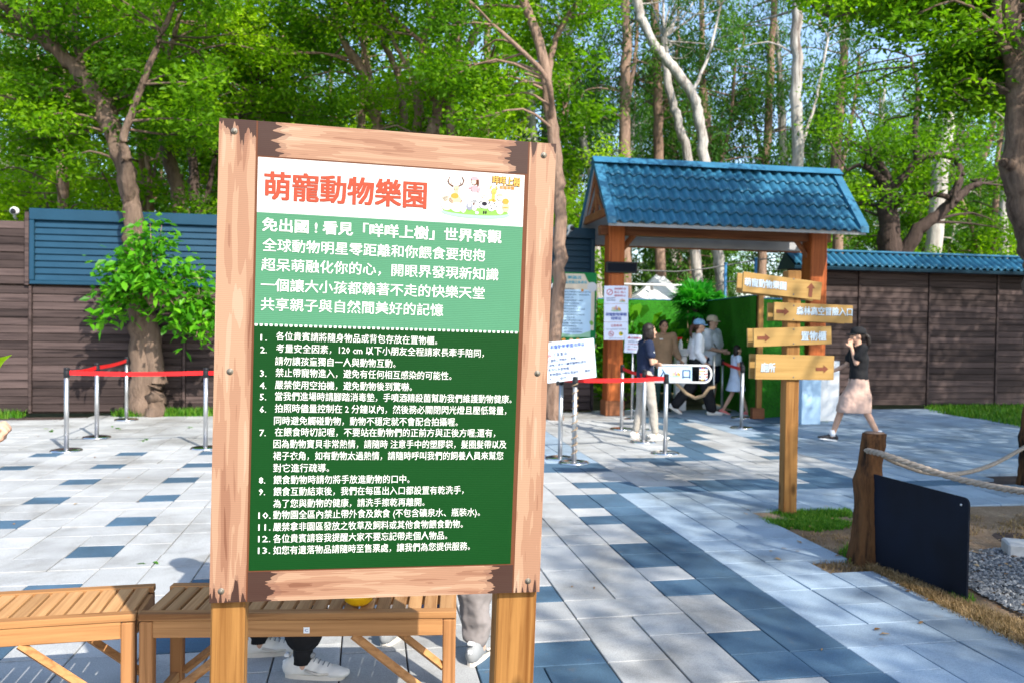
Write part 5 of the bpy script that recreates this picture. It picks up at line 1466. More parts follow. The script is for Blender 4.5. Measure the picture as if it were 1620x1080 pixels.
# trunk rising just right of the board
d5 = 13.1
c5 = np.concatenate([pxclumps(44, 690, 960, -220, 90, 12.4, 14.4), pxclumps(10, 700, 800, 90, 190, 12.6, 13.4), ell_clumps(25, W(840, -300, 13.2), (2.4, 1.6, 1.0))])
local_tree('tall_tree', [
    [(876, 658, d5, .15), (878, 560, d5, .12), (882, 470, d5, .11), (887, 360, d5, .105), (882, 270, d5, .105), (872, 190, d5, .095), (858, 90, d5, .085), (835, 20, d5, .075), (800, -60, d5, .06)],
    [(866, 130, d5, .06), (880, 60, d5 + .3, .05), (930, -20, d5 + .6, .04)], [(872, 190, d5, .05), (862, 120, d5 - .5, .04), (780, 40, d5 - .6, .03)]],
    c5, (.38, .38, .24), 300, (.105, .05), M['bark_warm'], M['leaf_a'], 'tall brown trunk rising between the notice board and the gate')
# foreground tree at the right edge, its dark leaves over the top right corner
d10 = 9.6
c10 = np.concatenate([pxclumps(46, 1290, 1640, -120, 75, 9.0, 11.5, lambda x, y: y < 20 + (x - 1290) * .14), pxclumps(16, 1500, 1640, 60, 170, 9.4, 11), ell_clumps(36, W(1760, -40, 9.8), (1.6, 1.6, 1.6)), pxclumps(22, 1250, 1480, -220, -20, 9.5, 11.5)])
local_tree('edge_tree', [
    [(1648, 720, d10, .16), (1644, 600, d10, .14), (1640, 480, d10, .13), (1632, 380, d10, .17), (1612, 290, d10, .17), (1613, 200, d10, .14), (1611, 120, d10, .13), (1600, 40, d10, .12), (1590, -60, d10, .10)],
    [(1613, 285, d10, .10), (1598, 262, d10 - .05, .07), (1588, 258, d10 - .1, .045)],
    [(1612, 110, d10, .09), (1580, 60, d10 - .1, .06), (1576, 0, d10 - .2, .05), (1560, -80, d10 - .3, .04)],
    [(1600, 30, d10, .05), (1500, -10, d10 + .3, .035), (1400, 10, d10 + .6, .025), (1310, 28, d10 + .9, .015)]],
    c10, (.34, .34, .20), 330, (.10, .05), M['bark'], M['leaf_a'], 'dark trunk at the right edge spreading leaves over the top right corner')
# twisted dark tree behind the right wall
d9 = 18.0
c9 = np.concatenate([pxclumps(26, 1290, 1560, 110, 240, 18.2, 20), pxclumps(8, 1540, 1620, 260, 380, 18.4, 19.6), pxclumps(10, 1290, 1370, 280, 380, 18.4, 19.6), pxclumps(9, 1340, 1540, 180, 330, 16.8, 17.5)])
local_tree('twisted_tree', [
    [(1420, 640, d9, .30), (1415, 440, d9, .27), (1408, 370, d9, .24), (1402, 300, d9, .17), (1395, 265, d9, .09), (1380, 245, d9, .06)],
    [(1415, 425, d9, .20), (1450, 368, d9 - .2, .15), (1490, 335, d9 - .3, .12), (1530, 300, d9 - .3, .08), (1552, 290, d9 - .3, .05)],
    [(1400, 310, d9, .12), (1425, 285, d9 - .2, .09), (1460, 250, d9 - .3, .075), (1500, 248, d9 - .4, .06), (1518, 262, d9 - .5, .06), (1505, 330, d9 - .6, .04)],
    [(1400, 330, d9, .11), (1440, 312, d9 - .4, .075), (1480, 308, d9 - .5, .06), (1515, 318, d9 - .4, .06)],
    [(1402, 300, d9, .12), (1385, 275, d9 - .1, .08), (1362, 262, d9 - .1, .05), (1340, 270, d9, .03)],
    [(1450, 255, d9 - .3, .07), (1448, 200, d9 - .3, .06), (1452, 140, d9 - .2, .04), (1440, 90, d9, .03)],
    [(1495, 330, d9 - .3, .10), (1520, 280, d9 - .1, .08), (1508, 245, d9, .05)]],
    c9, (.42, .42, .26), 170, (.12, .06), M['bark_dark'], M['leaf_a'], 'dark twisted tree with bare crooked limbs behind the right wall')
# vase shaped tree with bare pinkish limbs above the notice board
d4 = 16.2
c4 = np.concatenate([pxclumps(48, 470, 800, -200, 40, 15, 18), pxclumps(22, 540, 820, 120, 230, 15.4, 17.6), pxclumps(10, 690, 720, 80, 130, 15.5, 16.3)])
local_tree('vase_tree', [
    [(702, 640, d4, .22), (694, 400, d4, .19), (684, 250, d4, .17), (690, 190, d4, .15), (712, 140, d4, .12), (735, 90, d4, .09), (760, 30, d4, .06), (790, -40, d4, .04)],
    [(690, 400, d4, .15), (716, 260, d4 - .1, .09), (711, 150, d4 - .1, .09), (725, 60, d4, .08), (718, 20, d4, .06), (700, -40, d4, .04)],
    [(690, 190, d4, .10), (700, 100, d4 + .2, .08), (724, 45, d4 + .3, .07), (745, 0, d4 + .4, .05)],
    [(702, 98, d4 + .2, .06), (660, 62, d4 + .4, .05), (625, 30, d4 + .6, .04), (600, 0, d4 + .8, .03)],
    [(730, 95, d4, .06), (748, 55, d4 - .2, .05), (770, 10, d4 - .3, .04), (800, -30, d4, .03)],
    [(722, 45, d4 + .3, .05), (705, 10, d4, .04), (690, -30, d4, .03)]],
    c4, (.45, .45, .26), 230, (.12, .055), M['bark_warm'], M['leaf_y'], 'vase shaped tree with several bare tan limbs above the notice board')
local_tree('slim_tree', [
    [(664, 640, 16.8, .14), (662, 330, 16.8, .12), (662, 170, 16.8, .10), (668, 80, 16.8, .09), (672, 55, 16.8, .08), (690, 20, 16.8, .05), (710, -30, 17, .04)],
    [(668, 75, 16.8, .06), (678, 40, 16.6, .05), (676, 0, 16.5, .04)], [(664, 140, 16.8, .05), (620, 60, 17, .04), (596, 0, 17.2, .03)]],
    np.concatenate([pxclumps(30, 480, 700, -160, 60, 16, 18.4)]), (.45, .45, .28), 220, (.12, .055), M['bark_warm'], M['leaf_a'], 'slim tan trunk just left of the vase shaped tree')
local_tree('slim_tree', [
    [(602, 640, 17.2, .15), (600, 330, 17.2, .13), (596, 190, 17.2, .12), (575, 115, 17.2, .10), (550, 78, 17.2, .09), (542, 60, 17.2, .06), (520, -10, 17.4, .05)],
    [(600, 170, 17.2, .07), (588, 130, 17.2, .05), (570, 60, 17.0, .04), (545, 0, 16.8, .03)], [(640, 400, 17.4, .10), (638, 170, 17.4, .09), (622, 100, 17.4, .07), (604, 60, 17.5, .05), (600, -10, 17.5, .03)]],
    np.concatenate([pxclumps(34, 430, 640, -160, 170, 16.4, 18.6)]), (.45, .45, .28), 230, (.12, .055), M['bark_warm'], M['leaf_a'], 'leaning tan limbs above the top left part of the notice board')
local_tree('slim_tree', [
    [(292, 640, 16.5, .17), (284, 330, 16.5, .15), (272, 270, 16.5, .14), (262, 225, 16.5, .13), (256, 130, 16.5, .12), (253, 60, 16.5, .10), (245, 0, 16.5, .08), (240, -80, 16.5, .06)],
    [(258, 110, 16.5, .06), (275, 60, 16.4, .05), (290, 0, 16.4, .04)]],
    np.concatenate([pxclumps(60, 170, 450, -160, 190, 15.6, 18.2), pxclumps(12, 240, 310, 140, 220, 15.3, 16)]), (.45, .45, .28), 240, (.12, .055), M['bark'], M['leaf_y'], 'straight grey trunk behind the left fence, right of the thick leaning tree')
local_tree('slim_tree', [
    [(318, 640, 17.8, .13), (308, 330, 17.8, .12), (306, 260, 17.8, .10), (300, 180, 17.8, .09), (320, 90, 17.8, .06), (330, 0, 17.8, .04)],
    [(322, 335, 17.9, .08), (330, 300, 17.9, .06), (345, 240, 17.9, .05), (400, 150, 18, .04)]],
    np.concatenate([pxclumps(50, 250, 520, -80, 220, 17, 19.5)]), (.5, .5, .3), 230, (.13, .06), M['bark_dark'], M['leaf_a'], 'dark thin trunks just left of the notice board top corner')
local_tree('slim_tree', [
    [(104, 640, 18.5, .14), (100, 330, 18.5, .12), (98, 235, 18.5, .11), (106, 170, 18.5, .09), (104, 110, 18.5, .07), (100, 30, 18.5, .05)],
    [(98, 235, 18.5, .07), (88, 170, 18.4, .05), (70, 100, 18.4, .04)]],
    np.concatenate([pxclumps(46, -80, 230, -60, 230, 17.6, 20)]), (.5, .5, .3), 230, (.13, .06), M['bark_warm'], M['leaf_y'], 'thin forked tan trunk behind the left end of the teal panels')

# bushy growth right behind the left fence
def bush(base, h, r, n, per, leafm, label, L=.11):
    cl = ell_clumps(n, (0, 0, h * .62), (r, r, h * .42), .3)
    limbs = [([(0, 0, -.1), (rng.normal(0, .1), rng.normal(0, .1), h * .4), (r * .4 * math.cos(a), r * .4 * math.sin(a), h * .8)], [.07, .05, .02]) for a in (0, 2.1, 4.2)]
    tm, cm = build_tree(limbs, cl, (.36, .36, .26), per, (L, L * .5), M['bark'], M[leafm], minz=.5)
    return plant_tree('bushy_tree', base, tm, cm, label, None, rng.uniform(0, 6))
bush((-8.6, 15.8, 0), 5.0, 1.9, 34, 260, 'leaf_y', 'round yellow green bushy tree above the far left end of the fence')
bush((-5.8, 16.0, 0), 4.6, 1.5, 26, 260, 'leaf_a', 'mid green bushy tree behind the fence at the thick trunk')
bush((-4.1, 16.6, 0), 5.2, 1.4, 26, 260, 'leaf_y', 'yellow green bushy tree left of the notice board')
bush((-10.6, 17.5, 0), 4.6, 2.0, 32, 260, 'leaf_a', 'mid green bushy tree at the left frame edge')
bush((1.3, 17.2, 0), 5.4, 1.2, 20, 240, 'leaf_y', 'bright green bushy tree left of the gate roof')
bush((9.6, 20.2, 0), 3.9, 1.2, 22, 240, 'leaf_y', 'yellow green bush above the right wall under the twisted tree')
bush((12.4, 18.4, 0), 4.6, 1.5, 28, 240, 'leaf_y', 'yellow green bush above the right end of the wall')

# pale eucalypts
def euc(limbs, clumps, per=150, bm='bark_pale'):
    return build_tree(limbs, clumps, (.27, .27, .42), per, (.19, .040), M[bm], M['leaf_e'], droop=1.0, twig=.012, minz=3.0)
def euc_px(limbs_px, clumps, label, bm='bark_pale', per=130, name='eucalyptus'):
    base = np.array(atD(*limbs_px[0][0][:3])); base[2] = 0; limbs = []
    for q in limbs_px:
        P, R = pxpath(q); limbs.append((P - base, R))
    limbs[0][0][0][2] = -.1
    tm, cm = euc(limbs, np.asarray(clumps) - base, per, bm)
    return plant_tree(name, base, tm, cm, label)
euc_px([[(1146, 640, 21, .15), (1140, 440, 21, .145), (1128, 370, 21, .14), (1116, 270, 21, .14), (1106, 190, 21, .135), (1094, 148, 21, .135), (1062, 105, 21, .13), (1038, 75, 21, .12), (1020, 40, 21, .115), (1004, -5, 21, .12), (985, -80, 21, .10)],
        [(1094, 150, 21, .05), (1120, 90, 21.3, .04), (1140, 10, 21.5, .03)]],
       pxclumps(26, 950, 1180, -200, 60, 20, 23), 'bright white trunk sweeping in an S curve above the gate roof')
euc_px([[(1110, 640, 22.5, .16), (1100, 400, 22.5, .15), (1090, 260, 22.5, .13), (1072, 190, 22.5, .12), (1056, 130, 22.5, .11), (1050, 60, 22.5, .09)]],
       pxclumps(22, 1000, 1150, -100, 120, 22, 25), 'thin blue white trunk crossing left of the S curved trunk')
euc_px([[(1264, 640, 21, .17), (1262, 400, 21, .155), (1261, 270, 21, .15), (1260, 130, 21, .14), (1261, 0, 21, .13), (1262, -100, 21, .14)],
        [(1262, 250, 21, .05), (1290, 160, 21.4, .04), (1310, 60, 21.6, .03)]],
       pxclumps(34, 1150, 1400, -180, 90, 20.5, 24), 'straight pale blue grey trunk above the middle of the gate roof')
euc_px([[(1468, 640, 22, .24), (1478, 400, 22, .22), (1490, 260, 22, .21), (1504, 150, 22, .19), (1520, 60, 22, .17), (1536, 0, 22, .15), (1550, -80, 22, .12)],
        [(1522, 50, 22, .07), (1545, 10, 22, .06), (1580, -60, 22, .04)]],
       pxclumps(30, 1400, 1640, -180, 120, 21, 24), 'broad pale trunk leaning right behind the twisted tree')
euc_px([[(1592, 640, 24, .15), (1588, 400, 24, .14), (1592, 240, 24, .13), (1602, 150, 24, .12), (1606, 40, 24, .10), (1610, -50, 24, .08)]],
       pxclumps(20, 1520, 1680, -60, 220, 23.5, 26), 'shaded pale trunk beside the right edge tree')
euc_px([[(1048, 640, 24, .17), (1045, 440, 24, .16), (1043, 260, 24, .15), (1040, 120, 24, .14), (1035, 0, 24, .12)], [(1042, 200, 24, .07), (1060, 140, 24.2, .06), (1075, 60, 24.5, .04)]],
       pxclumps(34, 940, 1120, -140, 200, 23, 27), 'upright grey trunk seen between the tall brown trunk and the S curved one', 'bark_warm')
euc_px([[(988, 640, 22, .20), (988, 440, 22, .18), (990, 300, 22, .17), (987, 150, 22, .15), (992, 60, 22, .13), (985, -50, 22, .10)], [(988, 190, 22, .08), (1005, 90, 22.3, .06), (1008, 20, 22.4, .05)]],
       pxclumps(36, 900, 1060, -140, 200, 21, 24.5), 'grey brown trunk rising behind the left end of the gate roof', 'bark_warm')
euc_px([[(950, 640, 25, .14), (940, 330, 25, .13), (925, 230, 25, .12), (905, 150, 25, .10), (896, 60, 25, .08)]],
       pxclumps(30, 840, 1000, -100, 230, 24, 28), 'slanting white trunk right of the tall brown trunk')
euc_px([[(846, 640, 24, .13), (846, 300, 24, .12), (842, 190, 24, .11), (838, 100, 24, .10), (836, 0, 24, .08)]],
       pxclumps(30, 770, 900, -100, 230, 23, 27), 'thin white trunk left of the tall brown trunk')
euc_px([[(1330, 640, 25, .17), (1325, 400, 25, .16), (1322, 260, 25, .15), (1330, 150, 25, .13), (1338, 20, 25, .11)], [(1322, 300, 25, .08), (1345, 200, 25, .06), (1360, 90, 25, .04)]],
       pxclumps(32, 1240, 1420, -120, 230, 24, 28), 'brownish trunk behind the right end of the gate roof', 'bark_warm')
euc_px([[(1200, 640, 26, .16), (1205, 400, 26, .15), (1212, 260, 26, .13), (1218, 120, 26, .12), (1225, 0, 26, .10)]],
       pxclumps(34, 1130, 1300, -120, 230, 25, 29), 'shaded trunk left of the straight blue grey trunk', 'bark_warm')
# the wood beyond: three kinds, each standing many times
wood_kinds = []
for k in range(4):
    h = 13 + k; x1 = rng.normal(0, .5); x2 = rng.normal(0, .8)
    limbs = [([(0, 0, -.1), (x1 * .3, 0, 3), (x1, .2, 6.5), (x2, .3, 10), (x2 * 1.3, .2, h)], [.20, .17, .14, .10, .04]),
             ([(x1 * .6, .1, 5), (x1 + .7, .3, 7), (x1 + 1.2, .2, 9.5)], [.09, .07, .03]), ([(x1 * .4, .1, 4), (x1 - .8, -.3, 6.2), (x1 - 1.5, -.2, 8.8)], [.08, .06, .03])]
    cl = np.concatenate([ell_clumps(72, (x1, .2, 8.2), (2.3, 2.1, 4.2), .35), ell_clumps(22, (0, 0, 3.7), (1.8, 1.6, 1.4), .3)])
    tm, cm = build_tree(limbs, cl, (.32, .32, .44), 125, (.24, .055), M['bark_pale'] if k % 2 == 0 else M['bark_warm'], M['leaf_e'], droop=.9, minz=2.2)
    wood_kinds.append((tm, cm, 'pale slender eucalyptus standing in the wood behind the fence'))
for k in range(3):
    h = 9 + k
    limbs = [([(0, 0, -.1), (.1, 0, 2), (.3, .2, 4.5), (.2, .3, h)], [.17, .14, .11, .04]), ([(.1, 0, 2.2), (1.0, .3, 4), (1.8, .2, 6)], [.08, .06, .03]), ([(.1, 0, 2.5), (-1.0, -.3, 4.3), (-1.6, -.2, 6.5)], [.08, .06, .03])]
    cl = np.concatenate([ell_clumps(64, (0, 0, 6.0), (2.8, 2.6, 3.2), .4), ell_clumps(20, (0, 0, 2.8), (2.0, 2.0, 1.1), .3)])
    tm, cm = build_tree(limbs, cl, (.38, .38, .24), 140, (.17, .085), M['bark_warm'], M['leaf_a'] if k != 1 else M['leaf_y'], minz=1.8)
    wood_kinds.append((tm, cm, 'leafy green tree standing in the wood behind the fence'))
spots = []
for D_, step, jit, kinds, lo, hi in ((21.5, 3.0, .7, (4, 5, 6), -.60, .02), (26.5, 3.3, 1.0, (0, 4, 1, 5, 2, 6, 3), -.66, .74), (33, 3.6, 1.2, (0, 1, 2, 3, 4, 5), -.76, .74), (42, 4.2, 1.6, (0, 1, 4, 3, 5, 2), -.74, .74), (54, 5.0, 2., (4, 5, 6, 0, 4), -.72, .72)):
    x = lo * D_; i = 0
    while x < hi * D_:
        kk = kinds[int(rng.integers(len(kinds)))]
        spots.append((x + rng.normal(0, jit * .5), D_ + rng.normal(0, jit), kk)); x += step; i += 1
for x, y, kk in spots:
    tm, cm, lb = wood_kinds[kk]
    plant_tree('eucalyptus' if kk < 4 else 'woodland_tree', (x, y, 0), tm, cm, lb, 'trees of the wood behind the fence', rng.uniform(0, 6.28), rng.uniform(.85, 1.2))
# shade trees standing beside and behind the photographer
sh = []
for k in range(2):
    limbs = [([(0, 0, -.1), (.1, 0, 2.2), (.2, .2, 4.5), (.1, .2, 7.5)], [.22, .18, .13, .05]), ([(.1, 0, 2.8), (1.3, .3, 5), (2.2, .2, 7)], [.10, .07, .03]), ([(.1, 0, 3), (-1.2, -.5, 5.2), (-2.0, -.6, 7)], [.10, .07, .03])]
    cl = ell_clumps(46, (0, 0, 6.8), (2.9, 2.8, 1.9), .25)
    sh.append(build_tree(limbs, cl, (.48, .48, .30), 230, (.13, .065), M['bark'], M['leaf_a'], minz=2))
for i, (x, y, s_, z_) in enumerate(SHADE):
    plant_tree('shade_tree', (x, y, 0), *sh[i % 2], 'spreading shade tree standing beside the plaza', 'shade trees around the plaza', z_, s_)

# ------------------------------------------------------------------ people
def skinmat(n, c): return paint(n, c, .55, .08, 20, 0, .08)
M['skin'] = skinmat('skin', (.56, .33, .23)); M['skin_tan'] = skinmat('tanned_skin', (.42, .23, .15)); M['lip'] = paint('lip', (.45, .14, .12), .5)
def cloth(n, c, sc=60): return paint(n, c, .85, .14, 7, 0, .25)
M['c_navy'] = cloth('navy_cotton', (.012, .02, .05)); M['c_khaki_grey'] = cloth('grey_beige_twill', (.36, .33, .29)); M['c_brown'] = cloth('brown_canvas', (.30, .19, .11)); M['c_dkgreen'] = cloth('dark_green_twill', (.02, .05, .045))
M['c_white'] = cloth('white_cotton', (.76, .77, .80)); M['c_black'] = cloth('black_cloth', (.012, .012, .014)); M['c_ltgrey'] = cloth('light_grey_cotton', (.62, .65, .70)); M['c_dress'] = cloth('pale_blue_cotton', (.55, .64, .78))
M['c_pinkbeige'] = cloth('pink_beige_linen', (.54, .37, .30)); M['c_blue'] = cloth('light_blue_twill', (.20, .36, .55)); M['c_beige'] = cloth('beige_twill', (.56, .46, .33)); M['hair'] = paint('black_brown_hair', (.018, .012, .010), .5, .4, 60, 0, .4)
M['hair_b'] = paint('brown_hair', (.07, .03, .02), .5, .4, 60, 0, .4); M['shoe_white'] = paint('white_leather', (.70, .68, .64), .55, .08, 14); M['shoe_sole'] = paint('cream_rubber', (.62, .57, .50), .7, .08)
M['shoe_black'] = paint('black_shoe', (.015, .015, .02), .5, .2); M['shoe_coral'] = paint('coral_rubber', (.80, .22, .20), .5, .1); M['shoe_navy'] = paint('royal_blue_shoe', (.01, .03, .30), .5, .1); M['eye'] = paint('eye', (.01, .008, .006), .2, .1)
M['c_grey'] = cloth('warm_grey_twill', (.20, .18, .175)); M['shoe_grey'] = paint('grey_suede', (.24, .25, .26), .8, .1)

def capsule(mb, a, b, ra, rb, n=12, seg=5, sq=1.0):
    a, b = Vector(a), Vector(b); d = (b - a); L = d.length
    if L < 1e-6: L = 1e-6; d = Vector((0, 0, 1e-6))
    u = d.normalized(); pts, rr = [], []
    for k in range(seg): t = math.pi / 2 * (k + .3) / seg; pts.append(a - u * ra * math.cos(t)); rr.append(ra * math.sin(t))
    for f in (0, .25, .5, .75, 1): pts.append(a + d * f); rr.append(ra + (rb - ra) * f)
    for k in range(seg): t = math.pi / 2 * (1 - (k + .7) / seg); pts.append(b + u * rb * math.cos(t)); rr.append(rb * math.sin(t))
    mb.tube(pts, rr, n, flat=sq)
def chain(mb, pts, rr, n=12):
    for i in range(len(pts) - 1): capsule(mb, pts[i], pts[i + 1], rr[i], rr[i + 1], n)
def solid(mb, name, mat, parent, voxel=.01, smooth=3, fold=0.0, size=.12):
    """weld overlapping volumes into one continuous skin"""
    me = mb.mesh(name, mat); o = bpy.data.objects.new(name, me); COL.objects.link(o)
    r = o.modifiers.new('r', 'REMESH'); r.mode = 'VOXEL'; r.voxel_size = voxel; r.use_smooth_shade = True
    if smooth: s_ = o.modifiers.new('s', 'SMOOTH'); s_.iterations = smooth; s_.factor = .5
    if fold:
        tx = bpy.data.textures.new('fold', 'CLOUDS'); tx.noise_scale = size; tx.noise_depth = 2
        dm = o.modifiers.new('d', 'DISPLACE'); dm.texture = tx; dm.strength = fold; dm.mid_level = .5
    dg = bpy.context.evaluated_depsgraph_get(); dg.update()
    m2 = bpy.data.meshes.new_from_object(o.evaluated_get(dg)); bpy.data.objects.remove(o); bpy.data.meshes.remove(me)
    m2.name = name
    if not m2.materials: m2.materials.append(mat)
    m2.polygons.foreach_set('use_smooth', [True] * len(m2.polygons))
    return link(name, m2, parent)
def rings(mb, path, n=20):
    """path: list of (centre, rx, ry, tilt vector optional) -> closed loft, rx sideways, ry front-back"""
    V, F = [], []
    for c, rx, ry in path:
        c = Vector(c)
        for k in range(n):
            a = 2 * math.pi * k / n; cs, sn = math.cos(a), math.sin(a)
            V.append(c + Vector((rx * math.copysign(abs(cs) ** .85, cs), ry * math.copysign(abs(sn) ** .85, sn), 0)))
    m = len(path)
    for i in range(m - 1):
        for k in range(n): F.append((i * n + k, i * n + (k + 1) % n, (i + 1) * n + (k + 1) % n, (i + 1) * n + k))
    F.append(tuple(range(n))[::-1]); F.append(tuple((m - 1) * n + k for k in range(n)))
    mb.add(V, F, 0, True)

def person(loc, yaw, height, label, pose=None, top=None, bottom=None, shoes='shoe_white', hair='short', hat=None, skin='skin', female=True, voxel=.011, socks=None, hairm='hair', group=None, head_turn=0, hand_curl=.5, girth=1.0):
    """figure faces local +y; joints in metres for a 1.70 m body, then scaled"""
    k = height / 1.70
    r = empty('person', (loc[0], loc[1], 0), label, 'person', group, yaw); r.scale = (k, k, k)
    sh_ = .165 if female else .19; hp = .09
    J = dict(pelvis=(0, 0, .93), chest=(0, 0, 1.24), neck=(0, .0, 1.43), head=(0, .015, 1.585), ls=(-sh_, 0, 1.39), rs=(sh_, 0, 1.39), le=(-sh_ - .05, -.02, 1.11), re=(sh_ + .05, -.02, 1.11),
             lw=(-sh_ - .06, .05, .87), rw=(sh_ + .06, .05, .87), lh=(-hp, 0, .90), rh=(hp, 0, .90), lk=(-hp - .01, .02, .49), rk=(hp + .01, .02, .49), la=(-hp - .015, -.02, .085), ra=(hp + .015, -.02, .085), lt=(0, 1, 0), rt=(0, 1, 0))
    J.update(pose or {}); J = {a: Vector(b) for a, b in J.items()}
    g = girth * (.94 if female else 1.04)
    pv, ch, nk, hd = J['pelvis'], J['chest'], J['neck'], J['head']
    # body
    b = MB()
    tor = [(pv + Vector((0, 0, -.10)), .13 * g, .09 * g), (pv + Vector((0, -.005, -.03)), .158 * g, .105 * g), (pv + Vector((0, 0, .08)), .142 * g, .098 * g), (pv.lerp(ch, .5), .125 * g, .09 * g),
           (ch, .145 * g, .105 * g), (ch.lerp(nk, .45), .155 * g, .10 * g), (ch.lerp(nk, .78), .125 * g, .075 * g), (nk + Vector((0, 0, -.005)), .062, .058)]
    rings(b, tor)
    capsule(b, nk + Vector((0, 0, -.04)), hd + Vector((0, -.012, -.07)), .054 * g, .050 * g)
    b.ell(hd + Vector((0, -.008, .015)), (.073, .090, .098), 16, 12); b.ell(hd + Vector((0, .018, -.045)), (.054, .066, .066), 14, 10)
    ca_, sa_ = math.cos(head_turn), math.sin(head_turn)
    def hv(x, y, z): return hd + Vector((x * ca_ - y * sa_, x * sa_ + y * ca_, z))
    capsule(b, hv(0, .078, .012), hv(0, .098, -.022), .010, .014, 8, 3); b.ell(hv(0, .070, -.088), (.024, .022, .018), 10, 8)
    for s_ in (-1, 1): b.ell(hv(s_ * .074, -.005, -.008), (.012, .02, .032), 8, 6); b.ell(hv(s_ * .038, .062, -.03), (.024, .02, .02), 8, 6)
    for S_ in 'lr':
        s, e, w_ = J[S_ + 's'], J[S_ + 'e'], J[S_ + 'w']
        capsule(b, ch.lerp(nk, .6), s, .075 * g, .054 * g); chain(b, [s, s.lerp(e, .5), e, e.lerp(w_, .35), w_], [.052 * g, .045 * g, .036 * g, .037 * g, .025 * g])
        # hand: palm, four unequal fingers, a thumb leaving the side of the palm
        d = (w_ - e).normalized(); sd = J.get(S_ + 'palm'); side = d.cross(Vector(sd) if sd is not None else Vector((1 if S_ == 'r' else -1, .0, .2))).normalized(); pn = side.cross(d).normalized()
        curl = hand_curl
        for q in (-.024, -.008, .008, .024): capsule(b, w_ + d * .012 + side * q * .6, w_ + d * .078 + side * q, .0135, .0125, 8, 3)
        for i, q in enumerate((-.029, -.010, .010, .028)):
            L = (.062, .074, .070, .055)[i]; p0 = w_ + d * .080 + side * q; a = curl
            p1 = p0 + (d * math.cos(a * .6) + pn * math.sin(a * .6)) * L * .45; p2 = p1 + (d * math.cos(a * 1.6) + pn * math.sin(a * 1.6)) * L * .32; p3 = p2 + (d * math.cos(a * 2.4) + pn * math.sin(a * 2.4)) * L * .24
            chain(b, [p0 - d * .02, p1, p2, p3], [.0092, .0088, .008, .007], 8)
        t0 = w_ + d * .03 - side * .026; t1 = t0 + (d * .6 - side * .8).normalized() * .038; t2 = t1 + (d * .95 - side * .2 + pn * .3).normalized() * .032
        chain(b, [t0, t1, t2], [.013, .0105, .0085], 8)
        h, kn, an = J[S_ + 'h'], J[S_ + 'k'], J[S_ + 'a']; tv = J[S_ + 't'].normalized()
        chain(b, [h, h.lerp(kn, .5), kn, kn.lerp(an, .3), an], [.086 * g, .070 * g, .052 * g, .055 * g, .036])
        capsule(b, an + Vector((0, 0, -.03)), an + tv * .13 + Vector((0, 0, -.055)), .036, .026)
    solid(b, 'body', M[skin], r, voxel, 2)
    # face
    f = MB()
    for s_ in (-1, 1): f.ell(hv(s_ * .031, .079, .008), (.011, .006, .006), 8, 6)
    f.obj('eyes', M['eye'], r)
    f = MB()
    for s_ in (-1, 1): f.box(hv(s_ * .032, .083, .030), (.032, .006, .006), .002)
    f.obj('eyebrows', M['hair'], r)
    f = MB(); f.ell(hv(0, .082, -.055), (.022, .007, .007), 10, 6); f.obj('mouth', M['lip'], r)
    # hair
    b = MB(); b.ell(hv(0, -.022, .035), (.083, .092, .092), 16, 12)
    cut = None
    if hair == 'short': b.ell(hv(0, -.05, -.01), (.072, .058, .07), 14, 10)
    elif hair == 'bob':
        for s_ in (-1, 1): b.ell(hv(s_ * .062, -.005, -.045), (.028, .058, .095), 12, 10)
        b.ell(hv(0, -.055, -.05), (.075, .048, .095), 14, 10)
    elif hair == 'pony':
        b.ell(hv(0, -.05, -.01), (.070, .055, .065), 14, 10); chain(b, [hv(0, -.10, .03), hv(0, -.155, -.02), hv(0, -.165, -.12), hv(0, -.145, -.22)], [.026, .036, .032, .012])
    elif hair == 'long':
        b.ell(hv(0, -.055, -.04), (.072, .048, .09), 14, 10); chain(b, [hv(0, -.06, -.04), hv(0, -.085, -.14), hv(0, -.085, -.25)], [.06, .052, .03])
    elif hair == 'child':
        b.ell(hv(0, -.045, -.045), (.084, .065, .11), 14, 10)
    solid(b, 'hair', M[hairm], r, .012, 2, .012, .03)
    if hat:
        hb = MB(); Mh = Matrix.Translation(hd) @ Matrix.Rotation(head_turn, 4, 'Z')
        prof = [(.094, .028), (.097, .045), (.094, .075), (.083, .104), (.060, .124), (.03, .134), (.006, .136)]
        hb.lathe(prof, 24, (0, -.012, 0), M=Mh, sy=1.12); cap = hb.obj('cap', M[hat], r)
        br = MB(); V, F = [], []; n = 12
        for i in range(n + 1):
            a = math.pi * (.12 + .76 * i / n)
            for rr_, zz_ in ((1.0, .040), (1.85, .026)): V.append(Vector((.092 * math.cos(a) * (1 + (rr_ - 1) * .12), .085 * math.sin(a) * rr_ + (.0), zz_ - .012 * abs(math.cos(a)))))
        for i in range(n): F.append((i * 2, i * 2 + 1, i * 2 + 3, i * 2 + 2))
        V2 = V + [v + Vector((0, 0, -.006)) for v in V]; m_ = len(V)
        F2 = F + [tuple(m_ + q for q in f_)[::-1] for f_ in F] + [(i * 2 + 1, m_ + i * 2 + 1, m_ + i * 2 + 3, i * 2 + 3) for i in range(n)]
        br.add(V2, F2, 0, True, Mh).obj('brim', M[hat], cap)
